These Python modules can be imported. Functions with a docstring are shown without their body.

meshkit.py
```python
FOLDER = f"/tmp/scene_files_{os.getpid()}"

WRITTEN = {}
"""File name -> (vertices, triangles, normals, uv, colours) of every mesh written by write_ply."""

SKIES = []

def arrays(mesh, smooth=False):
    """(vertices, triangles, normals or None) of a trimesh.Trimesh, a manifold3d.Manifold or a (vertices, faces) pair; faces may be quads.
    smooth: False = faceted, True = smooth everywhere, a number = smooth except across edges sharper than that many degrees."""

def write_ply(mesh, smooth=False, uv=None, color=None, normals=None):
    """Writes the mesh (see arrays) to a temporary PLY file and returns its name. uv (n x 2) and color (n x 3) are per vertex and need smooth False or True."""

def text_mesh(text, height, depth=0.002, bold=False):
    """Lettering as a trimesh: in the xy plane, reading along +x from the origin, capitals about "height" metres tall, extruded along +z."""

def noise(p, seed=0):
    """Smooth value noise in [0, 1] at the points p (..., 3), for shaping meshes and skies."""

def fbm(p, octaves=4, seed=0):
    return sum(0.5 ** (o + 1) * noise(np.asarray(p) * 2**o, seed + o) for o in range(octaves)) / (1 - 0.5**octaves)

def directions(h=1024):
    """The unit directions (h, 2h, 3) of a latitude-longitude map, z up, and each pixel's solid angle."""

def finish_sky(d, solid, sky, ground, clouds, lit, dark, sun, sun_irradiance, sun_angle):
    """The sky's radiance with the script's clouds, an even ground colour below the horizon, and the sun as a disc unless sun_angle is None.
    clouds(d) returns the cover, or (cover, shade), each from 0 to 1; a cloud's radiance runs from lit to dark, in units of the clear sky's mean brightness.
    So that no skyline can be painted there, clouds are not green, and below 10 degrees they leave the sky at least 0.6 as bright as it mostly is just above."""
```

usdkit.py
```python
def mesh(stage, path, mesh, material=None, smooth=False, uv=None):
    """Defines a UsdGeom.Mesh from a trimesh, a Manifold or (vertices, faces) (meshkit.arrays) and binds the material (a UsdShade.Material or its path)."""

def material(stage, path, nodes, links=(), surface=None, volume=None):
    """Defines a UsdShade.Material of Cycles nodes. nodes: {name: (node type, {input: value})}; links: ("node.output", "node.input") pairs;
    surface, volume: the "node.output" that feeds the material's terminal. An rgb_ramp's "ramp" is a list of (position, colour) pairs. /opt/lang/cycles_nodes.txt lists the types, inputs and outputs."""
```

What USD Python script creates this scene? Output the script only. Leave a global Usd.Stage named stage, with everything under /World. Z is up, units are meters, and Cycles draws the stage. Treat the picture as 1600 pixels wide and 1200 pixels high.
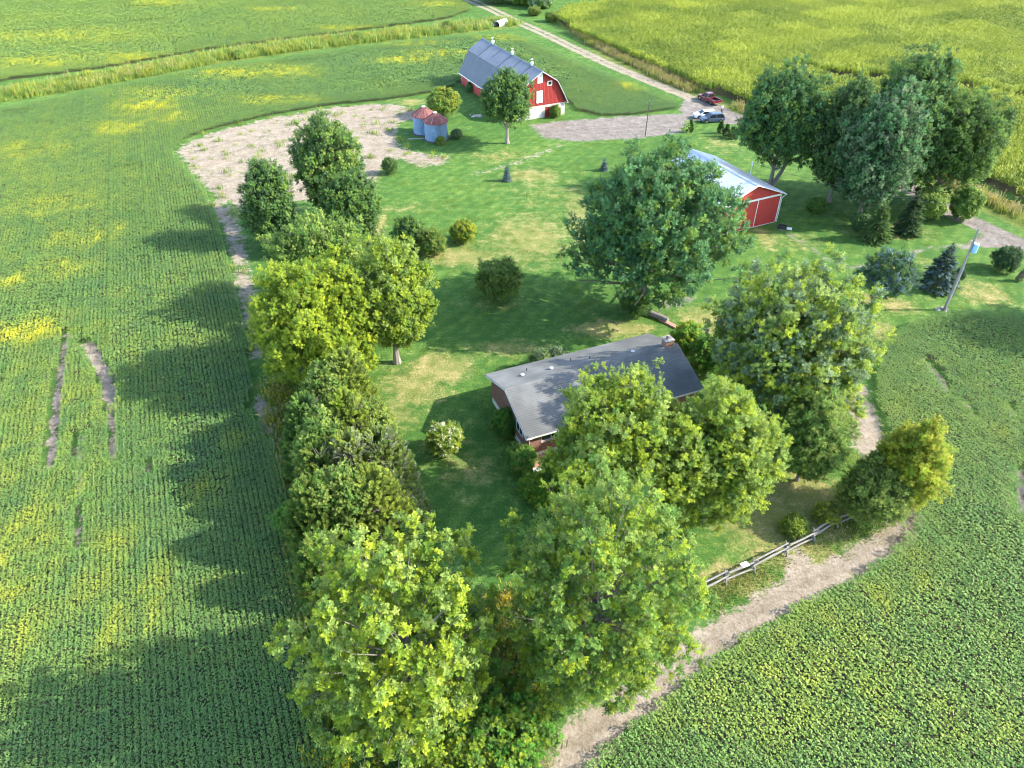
import math
import zlib
import numpy as np
import shapely
import shapely.geometry as sg
import trimesh
import manifold3d as m3
import meshkit
import usdkit
from pxr import Usd, UsdGeom, UsdLux, UsdShade, Gf, Sdf, Vt

stage = Usd.Stage.CreateInMemory()
UsdGeom.SetStageUpAxis(stage, UsdGeom.Tokens.z)
UsdGeom.SetStageMetersPerUnit(stage, 1.0)
WORLD = UsdGeom.Xform.Define(stage, '/World')
stage.SetDefaultPrim(WORLD.GetPrim())

# ------------------------------------------------------------------ camera, sky, sun, exposure
CAM_H, PITCH, FPX = 48.0, math.radians(38.0), 1150.0        # a drone 48 m up, looking 38 degrees down
cam = UsdGeom.Camera.Define(stage, '/World/camera')
cam.CreateHorizontalApertureAttr(36.0)
cam.CreateVerticalApertureAttr(27.0)
cam.CreateFocalLengthAttr(36.0 * FPX / 1600)
cam.CreateClippingRangeAttr(Gf.Vec2f(1.0, 5000.0))
cam.CreateExposureAttr(2.0)
cam.AddTranslateOp().Set(Gf.Vec3d(0, 0, CAM_H))
cam.AddRotateXYZOp().Set(Gf.Vec3f(52.0, 0, 0))
SUN_EL, SUN_AZ = math.radians(32.5), math.radians(90.0)      # azimuth = atan2(x, y)
sky_mat = usdkit.material(stage, '/World/Looks/sky', {
    "s": ("sky_texture", {"sky_type": "single_scattering", "sun_disc": False, "sun_elevation": SUN_EL, "sun_rotation": SUN_AZ}),
    "b": ("background_shader", {"strength": 0.15})}, [("s.color", "b.color")], surface="b.background")
dome = UsdLux.DomeLight.Define(stage, '/World/sky')
UsdShade.MaterialBindingAPI.Apply(dome.GetPrim()).Bind(sky_mat)
sun = UsdLux.DistantLight.Define(stage, '/World/sun')
sun.CreateNormalizeAttr(True)
sun.CreateIntensityAttr(0.78)
sun.CreateAngleAttr(0.5)
sun.CreateColorAttr(Gf.Vec3f(1.0, 0.93, 0.80))
sun.AddRotateXYZOp().Set(Gf.Vec3f(0, 90 - math.degrees(SUN_EL), 90 - math.degrees(SUN_AZ)))


# ------------------------------------------------------------------ survey helpers
def G(x, y, z=0.0):
    """Point of the level z that was measured at this place of the 1600 x 1200 photograph."""
    X, Y = x - 800.0, y - 600.0
    d = (X, FPX * math.cos(PITCH) - Y * math.sin(PITCH), -FPX * math.sin(PITCH) - Y * math.cos(PITCH))
    t = (z - CAM_H) / d[2]
    return np.array([d[0] * t, d[1] * t])


def poly(pts):
    p = sg.Polygon([G(*q) for q in pts])
    return p if p.is_valid else p.buffer(0)


def line(pts, width):
    return sg.LineString([G(*q) for q in pts]).buffer(width / 2, cap_style=2)


def view_px(X, Y):
    q = -CAM_H
    dep = Y * math.cos(PITCH) - q * math.sin(PITCH)
    up = Y * math.sin(PITCH) + q * math.cos(PITCH)
    return 800 + FPX * X / dep, 600 - FPX * up / dep


def rng_of(text):
    return np.random.default_rng(zlib.crc32(text.encode()))


taken = {}


def numbered(parent, name):
    k = taken.get((parent, name), 0)
    taken[(parent, name)] = k + 1
    return f'{parent}/{name}' if k == 0 else f'{parent}/{name}_{k:03d}'


def tag(prim, label=None, cat=None, group=None, kind=None):
    for k, v in (('label', label), ('category', cat), ('group', group), ('kind', kind)):
        if v:
            prim.SetCustomDataByKey(k, v)
    return prim


def thing(name, label, cat, loc=(0, 0, 0), rotz=0.0, group=None, scale=None):
    x = UsdGeom.Xform.Define(stage, numbered('/World', name))
    x.AddTranslateOp().Set(Gf.Vec3d(*map(float, loc)))
    x.AddRotateZOp().Set(float(rotz))
    if scale:
        x.AddScaleOp().Set(Gf.Vec3f(*scale))
    return tag(x.GetPrim(), label, cat, group)


class MB:
    """Collects shapes that become one mesh."""

    def __init__(self):
        self.v, self.f, self.n = [], [], 0

    def add(self, v, f):
        v = np.asarray(v, float).reshape(-1, 3)
        self.v.append(v)
        self.f.append(np.asarray(f, int).reshape(-1, 3) + self.n)
        self.n += len(v)
        return self

    def tm(self, m):
        return self.add(m.vertices, m.faces)

    def box(self, x0, x1, y0, y1, z0, z1):
        v = [(x, y, z) for x in (x0, x1) for y in (y0, y1) for z in (z0, z1)]
        f = [(0, 1, 3), (0, 3, 2), (4, 6, 7), (4, 7, 5), (0, 4, 5), (0, 5, 1), (2, 3, 7), (2, 7, 6), (0, 2, 6), (0, 6, 4), (1, 5, 7), (1, 7, 3)]
        return self.add(v, f)

    def bar(self, a, b, w, h, up=(0, 0, 1)):
        a, b = np.asarray(a, float), np.asarray(b, float)
        d = b - a
        d /= np.linalg.norm(d)
        s = np.cross(d, up)
        s /= np.linalg.norm(s)
        t = np.cross(s, d)
        v = [p + s * w / 2 * i + t * h / 2 * j for p in (a, b) for i in (-1, 1) for j in (-1, 1)]
        f = [(0, 1, 3), (0, 3, 2), (4, 6, 7), (4, 7, 5), (0, 4, 5), (0, 5, 1), (2, 3, 7), (2, 7, 6), (0, 2, 6), (0, 6, 4), (1, 5, 7), (1, 7, 3)]
        return self.add(v, f)

    def prism(self, pts, axis, a, b):
        """A 2-D outline (anticlockwise) pulled along an axis from a to b. The outline lies in the other two axes, in order."""
        pts = np.asarray(pts, float)
        m = trimesh.creation.extrude_polygon(sg.Polygon(pts), 1.0)
        v = np.array(m.vertices)
        w = np.empty_like(v)
        o = {'x': (1, 2, 0), 'y': (0, 2, 1), 'z': (0, 1, 2)}[axis]
        w[:, o[0]], w[:, o[1]], w[:, o[2]] = v[:, 0], v[:, 1], a + (b - a) * v[:, 2]
        f = m.faces[:, ::-1] if axis == 'y' else m.faces
        return self.add(w, f)

    def tube(self, pts, radii, n=6, cap=True):
        pts = np.asarray(pts, float)
        radii = np.broadcast_to(radii, len(pts))
        rings, u = [], None
        for i, p in enumerate(pts):
            d = pts[min(i + 1, len(pts) - 1)] - pts[max(i - 1, 0)]
            d = d / (np.linalg.norm(d) + 1e-9)
            if u is None:
                u = np.cross(d, (1, 0, 0) if abs(d[0]) < .8 else (0, 1, 0))
            u = u - d * (u @ d)
            u /= np.linalg.norm(u)
            w = np.cross(d, u)
            a = np.arange(n) * 2 * math.pi / n
            rings.append(p + radii[i] * (np.cos(a)[:, None] * u + np.sin(a)[:, None] * w))
        v = np.concatenate(rings)
        f = []
        for i in range(len(pts) - 1):
            for k in range(n):
                q, r = i * n + k, i * n + (k + 1) % n
                f += [(q, r, r + n), (q, r + n, q + n)]
        if cap:
            for k in range(1, n - 1):
                f.append((0, k + 1, k))
                e = (len(pts) - 1) * n
                f.append((e, e + k, e + k + 1))
        return self.add(v, f)

    def lathe(self, prof, n=32, loc=(0, 0, 0)):
        a = np.arange(n) * 2 * math.pi / n
        v = np.array([(r * np.cos(t) + loc[0], r * np.sin(t) + loc[1], z + loc[2]) for r, z in prof for t in a])
        f = []
        for i in range(len(prof) - 1):
            for k in range(n):
                q, r = i * n + k, i * n + (k + 1) % n
                f += [(q, r, r + n), (q, r + n, q + n)]
        return self.add(v, f)

    def get(self):
        return np.concatenate(self.v), np.concatenate(self.f)

    def put(self, parent, name, mat, label=None, kind=None, smooth=False):
        path = parent if isinstance(parent, str) else str(parent.GetPath())
        v, f = self.get()
        m = usdkit.mesh(stage, numbered(path, name), trimesh.Trimesh(v, f, process=False), M[mat] if isinstance(mat, str) else mat, smooth=smooth)
        return tag(m.GetPrim(), label, None, None, kind)


# ------------------------------------------------------------------ materials
M = {}


def mat(name, nodes, links, surface='p.BSDF'):
    M[name] = usdkit.material(stage, '/World/Looks/' + name, nodes, links, surface=surface)
    return M[name]


def plain(name, c1, c2=None, rough=.6, metal=0.0, scale=3.0, spec=.4, bump=0.0, stretch=(1, 1, 1), coat=0.0):
    c2 = c2 or tuple(x * .7 for x in c1)
    nodes = {"g": ("texture_coordinate", {}), "m": ("mapping", {"scale": stretch}),
             "n": ("noise_texture", {"scale": scale, "detail": 5, "roughness": .65}),
             "r": ("rgb_ramp", {"ramp": [(.3, c2), (.7, c1)]}),
             "p": ("principled_bsdf", {"roughness": rough, "metallic": metal, "specular_ior_level": spec, "coat_weight": coat})}
    links = [("g.object", "m.vector"), ("m.vector", "n.vector"), ("n.fac", "r.fac"), ("r.color", "p.base_color")]
    if bump:
        nodes["b"] = ("bump", {"strength": .6, "distance": bump})
        links += [("n.fac", "b.height"), ("b.normal", "p.normal")]
    return mat(name, nodes, links)


def leaf(name, c1, c2, trans=.3, rough=.6, spec=.12, noise=.5):
    g1, g2 = sum(c1) / 3, sum(c2) / 3
    c1, c2 = tuple(max(.01, g1 + (x - g1) * 1.12) for x in c1), tuple(max(.008, g2 + (x - g2) * 1.12) for x in c2)
    t = tuple(min(1, x * y) for x, y in zip(c1, (1.5, 1.35, .9)))
    nodes = {"o": ("object_info", {}), "g": ("geometry", {}), "n": ("noise_texture", {"scale": noise, "detail": 3}),
             "a": ("math", {"math_type": "multiply_add", "value2": .55, "value3": -.05}),
             "s": ("math", {"math_type": "multiply_add", "value2": .75}),
             "i": ("math", {"math_type": "multiply_add", "value2": .35}),
             "r": ("rgb_ramp", {"ramp": [(.25, c2), (.95, c1)]}),
             "h": ("hsv", {"value": 1.25, "saturation": .9}),
             "p": ("principled_bsdf", {"roughness": rough, "specular_ior_level": spec}),
             "t": ("translucent_bsdf", {"color": t}), "x": ("mix_closure", {"fac": trans})}
    links = [("g.position", "n.vector"), ("o.random", "a.value1"), ("n.fac", "s.value1"), ("a.value", "s.value3"),
             ("g.random_per_island", "i.value1"), ("s.value", "i.value3"),
             ("i.value", "r.fac"), ("r.color", "p.base_color"), ("r.color", "h.color"), ("h.color", "t.color"), ("p.BSDF", "x.closure1"), ("t.BSDF", "x.closure2")]
    return mat(name, nodes, links, 'x.closure')


leaf('leaf_bluegreen', (0.14, 0.275, 0.105), (0.055, 0.13, 0.055), trans=.25)
leaf('leaf_green', (0.19, 0.29, 0.065), (0.07, 0.15, 0.04))
leaf('leaf_lime', (0.37, 0.43, 0.065), (0.13, 0.22, 0.035), trans=.38)
leaf('leaf_limegold', (0.4, 0.45, 0.06), (0.15, 0.24, 0.035), trans=.38)
leaf('leaf_light', (0.33, 0.4, 0.11), (0.11, 0.2, 0.05), trans=.35)
leaf('leaf_yellow', (.42, .42, .07), (.19, .23, .04), trans=.35)
leaf('leaf_olive', (0.25, 0.31, 0.08), (0.1, 0.15, 0.04))
leaf('leaf_deep', (0.12, 0.21, 0.07), (0.05, 0.105, 0.042), trans=.22)
leaf('leaf_bright', (0.16, 0.34, 0.06), (0.07, 0.19, 0.035), trans=.35)
leaf('leaf_silver', (0.24, 0.32, 0.17), (0.085, 0.14, 0.07), trans=.25)
leaf('leaf_grey', (0.38, 0.43, 0.23), (0.15, 0.19, 0.1))
leaf('needle_green', (0.14, 0.22, 0.065), (0.055, 0.105, 0.038), trans=.12)
leaf('needle_dark', (0.075, 0.13, 0.055), (0.035, 0.065, 0.03), trans=.1)
leaf('needle_blue', (.20, .29, .27), (.08, .13, .12), trans=.1)
leaf('cedar_yellow', (.40, .46, .10), (.16, .22, .05), trans=.25)
leaf('blossom', (.80, .78, .62), (.55, .55, .36), trans=.25)
leaf('corn_leaf', (.32, .375, .06), (.085, .155, .028), trans=.25, noise=1.4)
leaf('corn_leaf_deep', (.21, .27, .05), (.09, .15, .03), trans=.3, noise=.12)
leaf('corn_tassel', (.44, .42, .12), (.32, .31, .08), trans=.2)
leaf('weed_green', (0.27, 0.33, 0.075), (0.11, 0.17, 0.035), trans=.3)
leaf('weed_tan', (.48, .40, .20), (.30, .24, .11), trans=.3)
leaf('weed_gold', (.46, .38, .045), (.28, .27, .04), trans=.3)
leaf('grass_blade', (0.2, 0.29, 0.05), (0.08, 0.16, 0.03), trans=.3)
plain('bark', (.30, .27, .235), (.13, .11, .095), rough=.9, scale=4, bump=.03, stretch=(1, 1, .25))
plain('twig', (.30, .27, .24), (.14, .12, .10), rough=.9, scale=4)
plain('red_barn', (.36, .036, .03), (.22, .024, .022), rough=.75, scale=1.6, stretch=(3, 3, .25))
plain('red_shed', (.42, .045, .04), (.32, .034, .03), rough=.55, scale=1.0, stretch=(3, 3, .3))
plain('white_paint', (.78, .78, .76), (.60, .60, .58), rough=.55, scale=1.5)
plain('whitewash', (.58, .56, .52), (.30, .28, .25), rough=.85, scale=1.0, bump=.02)
plain('metal_slate', (.085, .10, .13), (.06, .072, .095), rough=.55, metal=.2, scale=.6, spec=.5)
plain('metal_grey', (.22, .235, .265), (.16, .17, .20), rough=.55, metal=.2, scale=.6, spec=.5)
plain('metal_pale', (.62, .64, .68), (.50, .52, .57), rough=.4, metal=.3, scale=.5, spec=.5)
plain('metal_seam', (.09, .09, .11), (.07, .07, .085), rough=.5)
plain('galvanised', (.16, .255, .385), (.105, .175, .275), rough=.5, metal=.2, scale=1.6, stretch=(1, 1, .3))
plain('concrete', (.42, .40, .37), (.28, .27, .25), rough=.9, scale=3)
plain('dark_timber', (.10, .08, .07), rough=.9)
plain('weathered_wood', (.40, .385, .36), (.20, .19, .175), rough=.85, scale=5, stretch=(1, 1, 1), bump=.01)
plain('rail_wood', (.25, .24, .22), (.13, .125, .115), rough=.9, scale=6)
plain('grey_wood', (.24, .22, .20), (.12, .11, .10), rough=.9, scale=5)
plain('pole_wood', (.30, .27, .25), (.16, .14, .13), rough=.9, scale=3, stretch=(3, 3, .3))
plain('trim_dark', (.05, .05, .055), rough=.5)
plain('rust_red', (.27, .07, .055), (.15, .045, .04), rough=.8, scale=2)
plain('tyre', (.02, .02, .022), rough=.85)
plain('chrome', (.7, .7, .7), (.55, .55, .55), rough=.2, metal=1.0)
plain('car_maroon', (.10, .007, .014), (.085, .006, .012), rough=.25, spec=.6, coat=.8)
plain('car_white', (.75, .75, .74), (.70, .70, .70), rough=.25, spec=.5, coat=.6)
plain('car_slate', (.05, .075, .12), (.045, .068, .11), rough=.3, metal=.2, spec=.5, coat=.4)
plain('car_black', (.025, .025, .028), rough=.4)
plain('lamp_red', (.5, .02, .02), rough=.3)
plain('lamp_clear', (.75, .75, .73), rough=.15)
plain('skin', (.52, .33, .24), (.47, .29, .21), rough=.55)
plain('hair_dark', (.05, .035, .025), rough=.7)
plain('shirt_white', (.78, .77, .74), (.70, .69, .66), rough=.9)
plain('trousers_dark', (.035, .04, .055), rough=.9)
plain('shoe', (.04, .035, .03), rough=.7)
plain('stone', (.42, .41, .40), (.26, .25, .24), rough=.95, scale=4, bump=.03)
plain('transformer_paint', (.25, .48, .70), (.22, .42, .62), rough=.45)
plain('terracotta', (.42, .22, .16), (.33, .17, .12), rough=.85)
plain('toy_red', (.62, .14, .07), (.5, .10, .05), rough=.5)
plain('black_rubber', (.03, .03, .032), rough=.8)
mat('window_glass', {"p": ("principled_bsdf", {"base_color": (.02, .025, .03), "roughness": .06, "specular_ior_level": .8})}, [])
mat('car_glass', {"p": ("principled_bsdf", {"base_color": (.012, .014, .018), "roughness": .05, "specular_ior_level": .8})}, [])
# shingles: every tab is a mesh island with a tone of its own
mat('shingle', {"g": ("geometry", {}), "n": ("noise_texture", {"scale": .35, "detail": 4}), "k": ("noise_texture", {"scale": 22, "detail": 3}),
                "r": ("rgb_ramp", {"ramp": [(0, (.11, .115, .115)), (1, (.47, .475, .46))]}),
                "q": ("math", {"math_type": "multiply_add", "value2": .9, "value3": -.2}),
                "s": ("math", {"math_type": "multiply_add", "value2": .7}), "e": ("math", {"math_type": "multiply_add", "value2": .5, "value3": -.32}),
                "z": ("math", {"math_type": "add"}),
                "p": ("principled_bsdf", {"roughness": .9, "specular_ior_level": .25})},
    [("g.position", "n.vector"), ("g.position", "k.vector"), ("g.random_per_island", "q.value1"), ("n.fac", "s.value1"), ("q.value", "s.value3"),
     ("k.fac", "e.value1"), ("s.value", "z.value1"), ("e.value", "z.value2"), ("z.value", "r.fac"), ("r.color", "p.base_color")])
mat('brick', {"t": ("texture_coordinate", {}), "s": ("separate_xyz", {}), "a": ("math", {"math_type": "add"}), "c": ("combine_xyz", {}),
              "b": ("brick_texture", {"color1": (.34, .115, .075), "color2": (.22, .07, .05), "mortar": (.36, .31, .27), "scale": 1.0, "mortar_size": .008, "brick_width": .22, "row_height": .08}),
              "n": ("noise_texture", {"scale": 2.0}), "m": ("mix_color", {"blend_type": "multiply", "fac": .35}),
              "u": ("bump", {"strength": .5, "distance": .01}), "p": ("principled_bsdf", {"roughness": .9})},
    [("t.object", "s.vector"), ("s.x", "a.value1"), ("s.y", "a.value2"), ("a.value", "c.x"), ("s.z", "c.y"), ("c.vector", "b.vector"), ("t.object", "n.vector"),
     ("b.color", "m.a"), ("n.color", "m.b"), ("m.result", "p.base_color"), ("b.fac", "u.height"), ("u.normal", "p.normal")])
# silo roof: rust with streaks of bare metal along the ribs
mat('rust_roof', {"t": ("texture_coordinate", {}), "s": ("separate_xyz", {}), "a": ("math", {"math_type": "arctan2"}), "m": ("math", {"math_type": "multiply", "value2": 5.0}),
                  "n": ("noise_texture", {"dimensions": "1D", "scale": 1.0, "detail": 2}), "k": ("noise_texture", {"scale": 2.2, "detail": 4}),
                  "d": ("math", {"math_type": "multiply_add", "value2": .45}),
                  "r": ("rgb_ramp", {"ramp": [(.3, (.13, .035, .035)), (.72, (.17, .048, .042)), (.9, (.26, .14, .12)), (1, (.40, .33, .30))]}),
                  "p": ("principled_bsdf", {"roughness": .7})},
    [("t.object", "s.vector"), ("s.y", "a.value1"), ("s.x", "a.value2"), ("a.value", "m.value1"), ("m.value", "n.w"), ("t.object", "k.vector"),
     ("k.fac", "d.value1"), ("n.fac", "d.value3"), ("d.value", "r.fac"), ("r.color", "p.base_color")])


def ground_material():
    nodes = {"g": ("geometry", {}), "ma": ("attribute", {"attribute": "mask_a"}), "mb": ("attribute", {"attribute": "mask_b"}),
             "sa": ("separate_color", {}), "sb": ("separate_color", {}),
             "nb": ("noise_texture", {"scale": .06, "detail": 4, "roughness": .6}),
             "nm": ("noise_texture", {"scale": .55, "detail": 6, "roughness": .7}),
             "nf": ("noise_texture", {"scale": 5.0, "detail": 5, "roughness": .75}),
             "rot": ("mapping", {"rotation": (0, 0, math.radians(-25)), "scale": (.22, 1.6, 1)}),
             "ns": ("noise_texture", {"scale": 1.0, "detail": 5, "roughness": .7}),
             # lawn
             "lf": ("math", {"math_type": "multiply_add", "value2": .5}), "lg": ("math", {"math_type": "multiply_add", "value2": .5}), "lh": ("math", {"math_type": "multiply_add", "value2": 1.3, "value3": -.6}),
             "lawn": ("rgb_ramp", {"ramp": [(.34, (.045, .115, .022)), (.5, (.10, .185, .035)), (.68, (.22, .265, .07))]}),
             "dry": ("rgb_ramp", {"ramp": [(.36, (.17, .19, .055)), (.5, (.33, .275, .12)), (.64, (.50, .42, .25))]}),
             "dirt": ("rgb_ramp", {"ramp": [(.26, (.14, .112, .074)), (.5, (.265, .22, .166)), (.74, (.40, .35, .285))]}),
             "grav": ("rgb_ramp", {"ramp": [(.30, (.10, .085, .07)), (.5, (.185, .162, .142)), (.70, (.31, .28, .255))]}),
             "soil": ("rgb_ramp", {"ramp": [(.3, (.05, .055, .028)), (.7, (.12, .115, .065))]}),
             "rough": ("rgb_ramp", {"ramp": [(.3, (.10, .15, .03)), (.55, (.20, .21, .05)), (.75, (.33, .29, .09))]}),
             "rutm": ("math", {"math_type": "multiply_add", "value2": -.22, "value3": 1.0}), "rutc": ("combine_color", {}), "rutx": ("mix_color", {"blend_type": "multiply", "fac": 1.0}),
             "mow": ("wave_texture", {"scale": .19, "distortion": 7.0, "detail": 3, "detail_scale": .5}), "mowr": ("mapping", {"rotation": (0, 0, math.radians(33))}), "mowm": ("math", {"math_type": "multiply_add", "value2": .055}),
             "p": ("principled_bsdf", {"roughness": .95, "specular_ior_level": .15}),
             "bh": ("math", {"math_type": "multiply_add", "value2": .7}), "bu": ("bump", {"strength": .9, "distance": .12})}
    L = [("ma.color", "sa.color"), ("mb.color", "sb.color"), ("g.position", "nb.vector"), ("g.position", "nm.vector"), ("g.position", "nf.vector"),
         ("g.position", "rot.vector"), ("rot.vector", "ns.vector"),
         ("nb.fac", "lf.value1"), ("nm.fac", "lf.value3"), ("nf.fac", "lh.value1"), ("ns.fac", "lg.value1"), ("lh.value", "lg.value3")]
    # detail value d = mean of the scales
    nodes["d1"] = ("math", {"math_type": "add"})
    nodes["d2"] = ("math", {"math_type": "multiply", "value2": .5})
    nodes["d3"] = ("math", {"math_type": "multiply_add", "value2": 1.15, "value3": -.235})
    L += [("g.position", "mowr.vector"), ("mowr.vector", "mow.vector"), ("mow.fac", "mowm.value1"), ("d3.value", "mowm.value3")]
    L += [("lf.value", "d1.value1"), ("lg.value", "d1.value2"), ("d1.value", "d2.value1"), ("d2.value", "d3.value1")]
    nodes["n9"] = ("noise_texture", {"scale": 1.6, "detail": 6, "roughness": .75, "distortion": .6})
    nodes["g1"] = ("math", {"math_type": "multiply_add", "value2": .8})
    nodes["g2"] = ("math", {"math_type": "multiply_add", "value2": .9})
    nodes["g3"] = ("math", {"math_type": "multiply_add", "value2": .62, "value3": -.34})
    L += [("g.position", "n9.vector"), ("nm.fac", "g1.value1"), ("n9.fac", "g1.value3"), ("nf.fac", "g2.value1"), ("g1.value", "g2.value3"), ("g2.value", "g3.value1"), ("g3.value", "dirt.fac"), ("g3.value", "grav.fac")]
    for k in ("lawn", "dry", "soil", "rough"):
        L.append(("mowm.value" if k == "lawn" else "d3.value", k + ".fac"))
    # the edge wobble e = (nm + nf)/2 - .5
    nodes["e1"] = ("math", {"math_type": "add"})
    nodes["e2"] = ("math", {"math_type": "multiply_add", "value2": 1.3, "value3": -1.3})
    L += [("nm.fac", "e1.value1"), ("n9.fac", "e1.value2"), ("e1.value", "e2.value1")]
    nodes["e3"] = ("math", {"math_type": "multiply", "value2": .5})
    L.append(("e2.value", "e3.value1"))
    prev = "lawn.color"
    for key, src, lo, hi in (("rough", "sb.g", .3, .7), ("dry", "sa.b", .25, .8), ("soil", "sb.r", .4, .6), ("grav", "sa.g", .35, .65), ("dirt", "sa.r", .35, .65)):
        a, r, m = "a_" + key, "w_" + key, "m_" + key
        nodes[a] = ("math", {"math_type": "add"})
        nodes[r] = ("map_range", {"range_type": "smoothstep", "from_min": lo, "from_max": hi, "clamp": True})
        nodes[m] = ("mix_color", {"blend_type": "mix"})
        L += [(src, a + ".value1"), ("e3.value" if key == "grav" else "e2.value", a + ".value2"), (a + ".value", r + ".value"), (r + ".result", m + ".fac"), (prev, m + ".a"), (key + ".color", m + ".b")]
        prev = m + ".result"
    L += [("sb.b", "rutm.value1"), ("rutm.value", "rutc.r"), ("rutm.value", "rutc.g"), ("rutm.value", "rutc.b"), (prev, "rutx.a"), ("rutc.color", "rutx.b"), ("rutx.result", "p.base_color"), ("nf.fac", "bh.value1"), ("nm.fac", "bh.value3"), ("bh.value", "bu.height"), ("bu.normal", "p.normal")]
    return mat('ground', nodes, L)


ground_material()

# ------------------------------------------------------------------ plan of the place
ROW = math.radians(-23.0)                                  # crop rows run this way (from +y towards +x)
R = {}
R['soy_a'] = poly([(-900, 320), (-300, 200), (0, 172), (190, 134), (330, 107), (500, 84), (640, 66), (720, 58), (768, 58), (786, 52), (815, 62), (884, 92), (982, 133), (1044, 156), (1064, 164), (1060, 170), (1040, 173), (990, 181), (940, 182),
                   (905, 174), (884, 158), (800, 150), (724, 131), (690, 143), (640, 152), (600, 158), (520, 165), (430, 180), (330, 204), (288, 220), (271, 238), (290, 262), (318, 295), (336, 335), (352, 380), (364, 420), (376, 475), (388, 550),
                   (398, 600), (386, 640), (404, 660), (424, 692), (440, 730), (455, 785), (464, 860), (474, 950), (492, 1050), (508, 1140), (520, 1260), (-700, 1260)])
R['soy_b'] = poly([(-900, 215), (-300, 155), (0, 128), (160, 108), (330, 78), (480, 58), (600, 44), (700, 30), (738, 16), (722, 2), (680, -30), (-900, -60)])
R['soy_c'] = poly([(1900, 540), (1600, 495), (1540, 491), (1490, 493), (1440, 503), (1398, 521), (1374, 548), (1364, 600), (1372, 640), (1390, 682), (1412, 730), (1428, 785), (1424, 828), (1392, 868), (1336, 906), (1298, 922), (1222, 964), (1138, 1015),
                   (1054, 1082), (996, 1132), (940, 1176), (896, 1226), (850, 1300), (2000, 1300)])
R['corn'] = poly([(868, 30), (880, 42), (905, 58), (960, 86), (1040, 120), (1100, 143), (1160, 163), (1230, 185), (1330, 215), (1430, 243), (1500, 268), (1560, 300), (1640, 335), (1900, 430), (1900, 190), (1600, 166), (1530, 153), (1430, 140), (1330, 134),
                  (1290, 130), (1262, 118), (1195, 106), (1190, 104), (1200, 101), (1290, 118), (1330, 124), (1440, 133), (1540, 147), (1600, 157), (1900, 178), (1900, -40), (1150, -40), (1060, 0), (960, 12), (885, 18)])
bare = [line([(108, 518), (96, 580), (88, 640), (83, 690), (79, 735)], .85), line([(136, 535), (150, 560), (166, 590), (178, 640)], 1.3), line([(170, 640), (180, 680), (176, 722)], .7),
        line([(228, 700), (235, 745)], .35), line([(126, 680), (122, 860)], .5),
        poly([(1440, 560), (1452, 566), (1475, 590), (1482, 615), (1474, 612), (1455, 585)]), poly([(1498, 622), (1512, 630), (1526, 655), (1516, 652)]), poly([(1572, 628), (1588, 650), (1580, 652)]), poly([(1585, 730), (1600, 735), (1605, 800), (1590, 800)])]
BARE = shapely.union_all(bare)
R['soy_a'] = R['soy_a'].difference(BARE)
R['soy_c'] = R['soy_c'].difference(BARE)
# the barn stands in the crop
BARN_O, BARN_A = np.array([.724, 144.219]), 25.5
HOUSE_O, HOUSE_A = np.array([1.55, 49.75]), 22.7
SHED_O, SHED_A = np.array([38.785, 100.217]), 26.0


def frame(o, deg, pts):
    a = math.radians(deg)
    u, v = np.array([math.cos(a), math.sin(a)]), np.array([-math.sin(a), math.cos(a)])
    return [o + u * x + v * y for x, y in pts]


barn_foot = sg.Polygon(frame(BARN_O, BARN_A, [(-1.6, -3), (11.6, -3), (11.6, 28.4), (-1.6, 28.4)]))
R['soy_a'] = R['soy_a'].difference(barn_foot)

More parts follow.
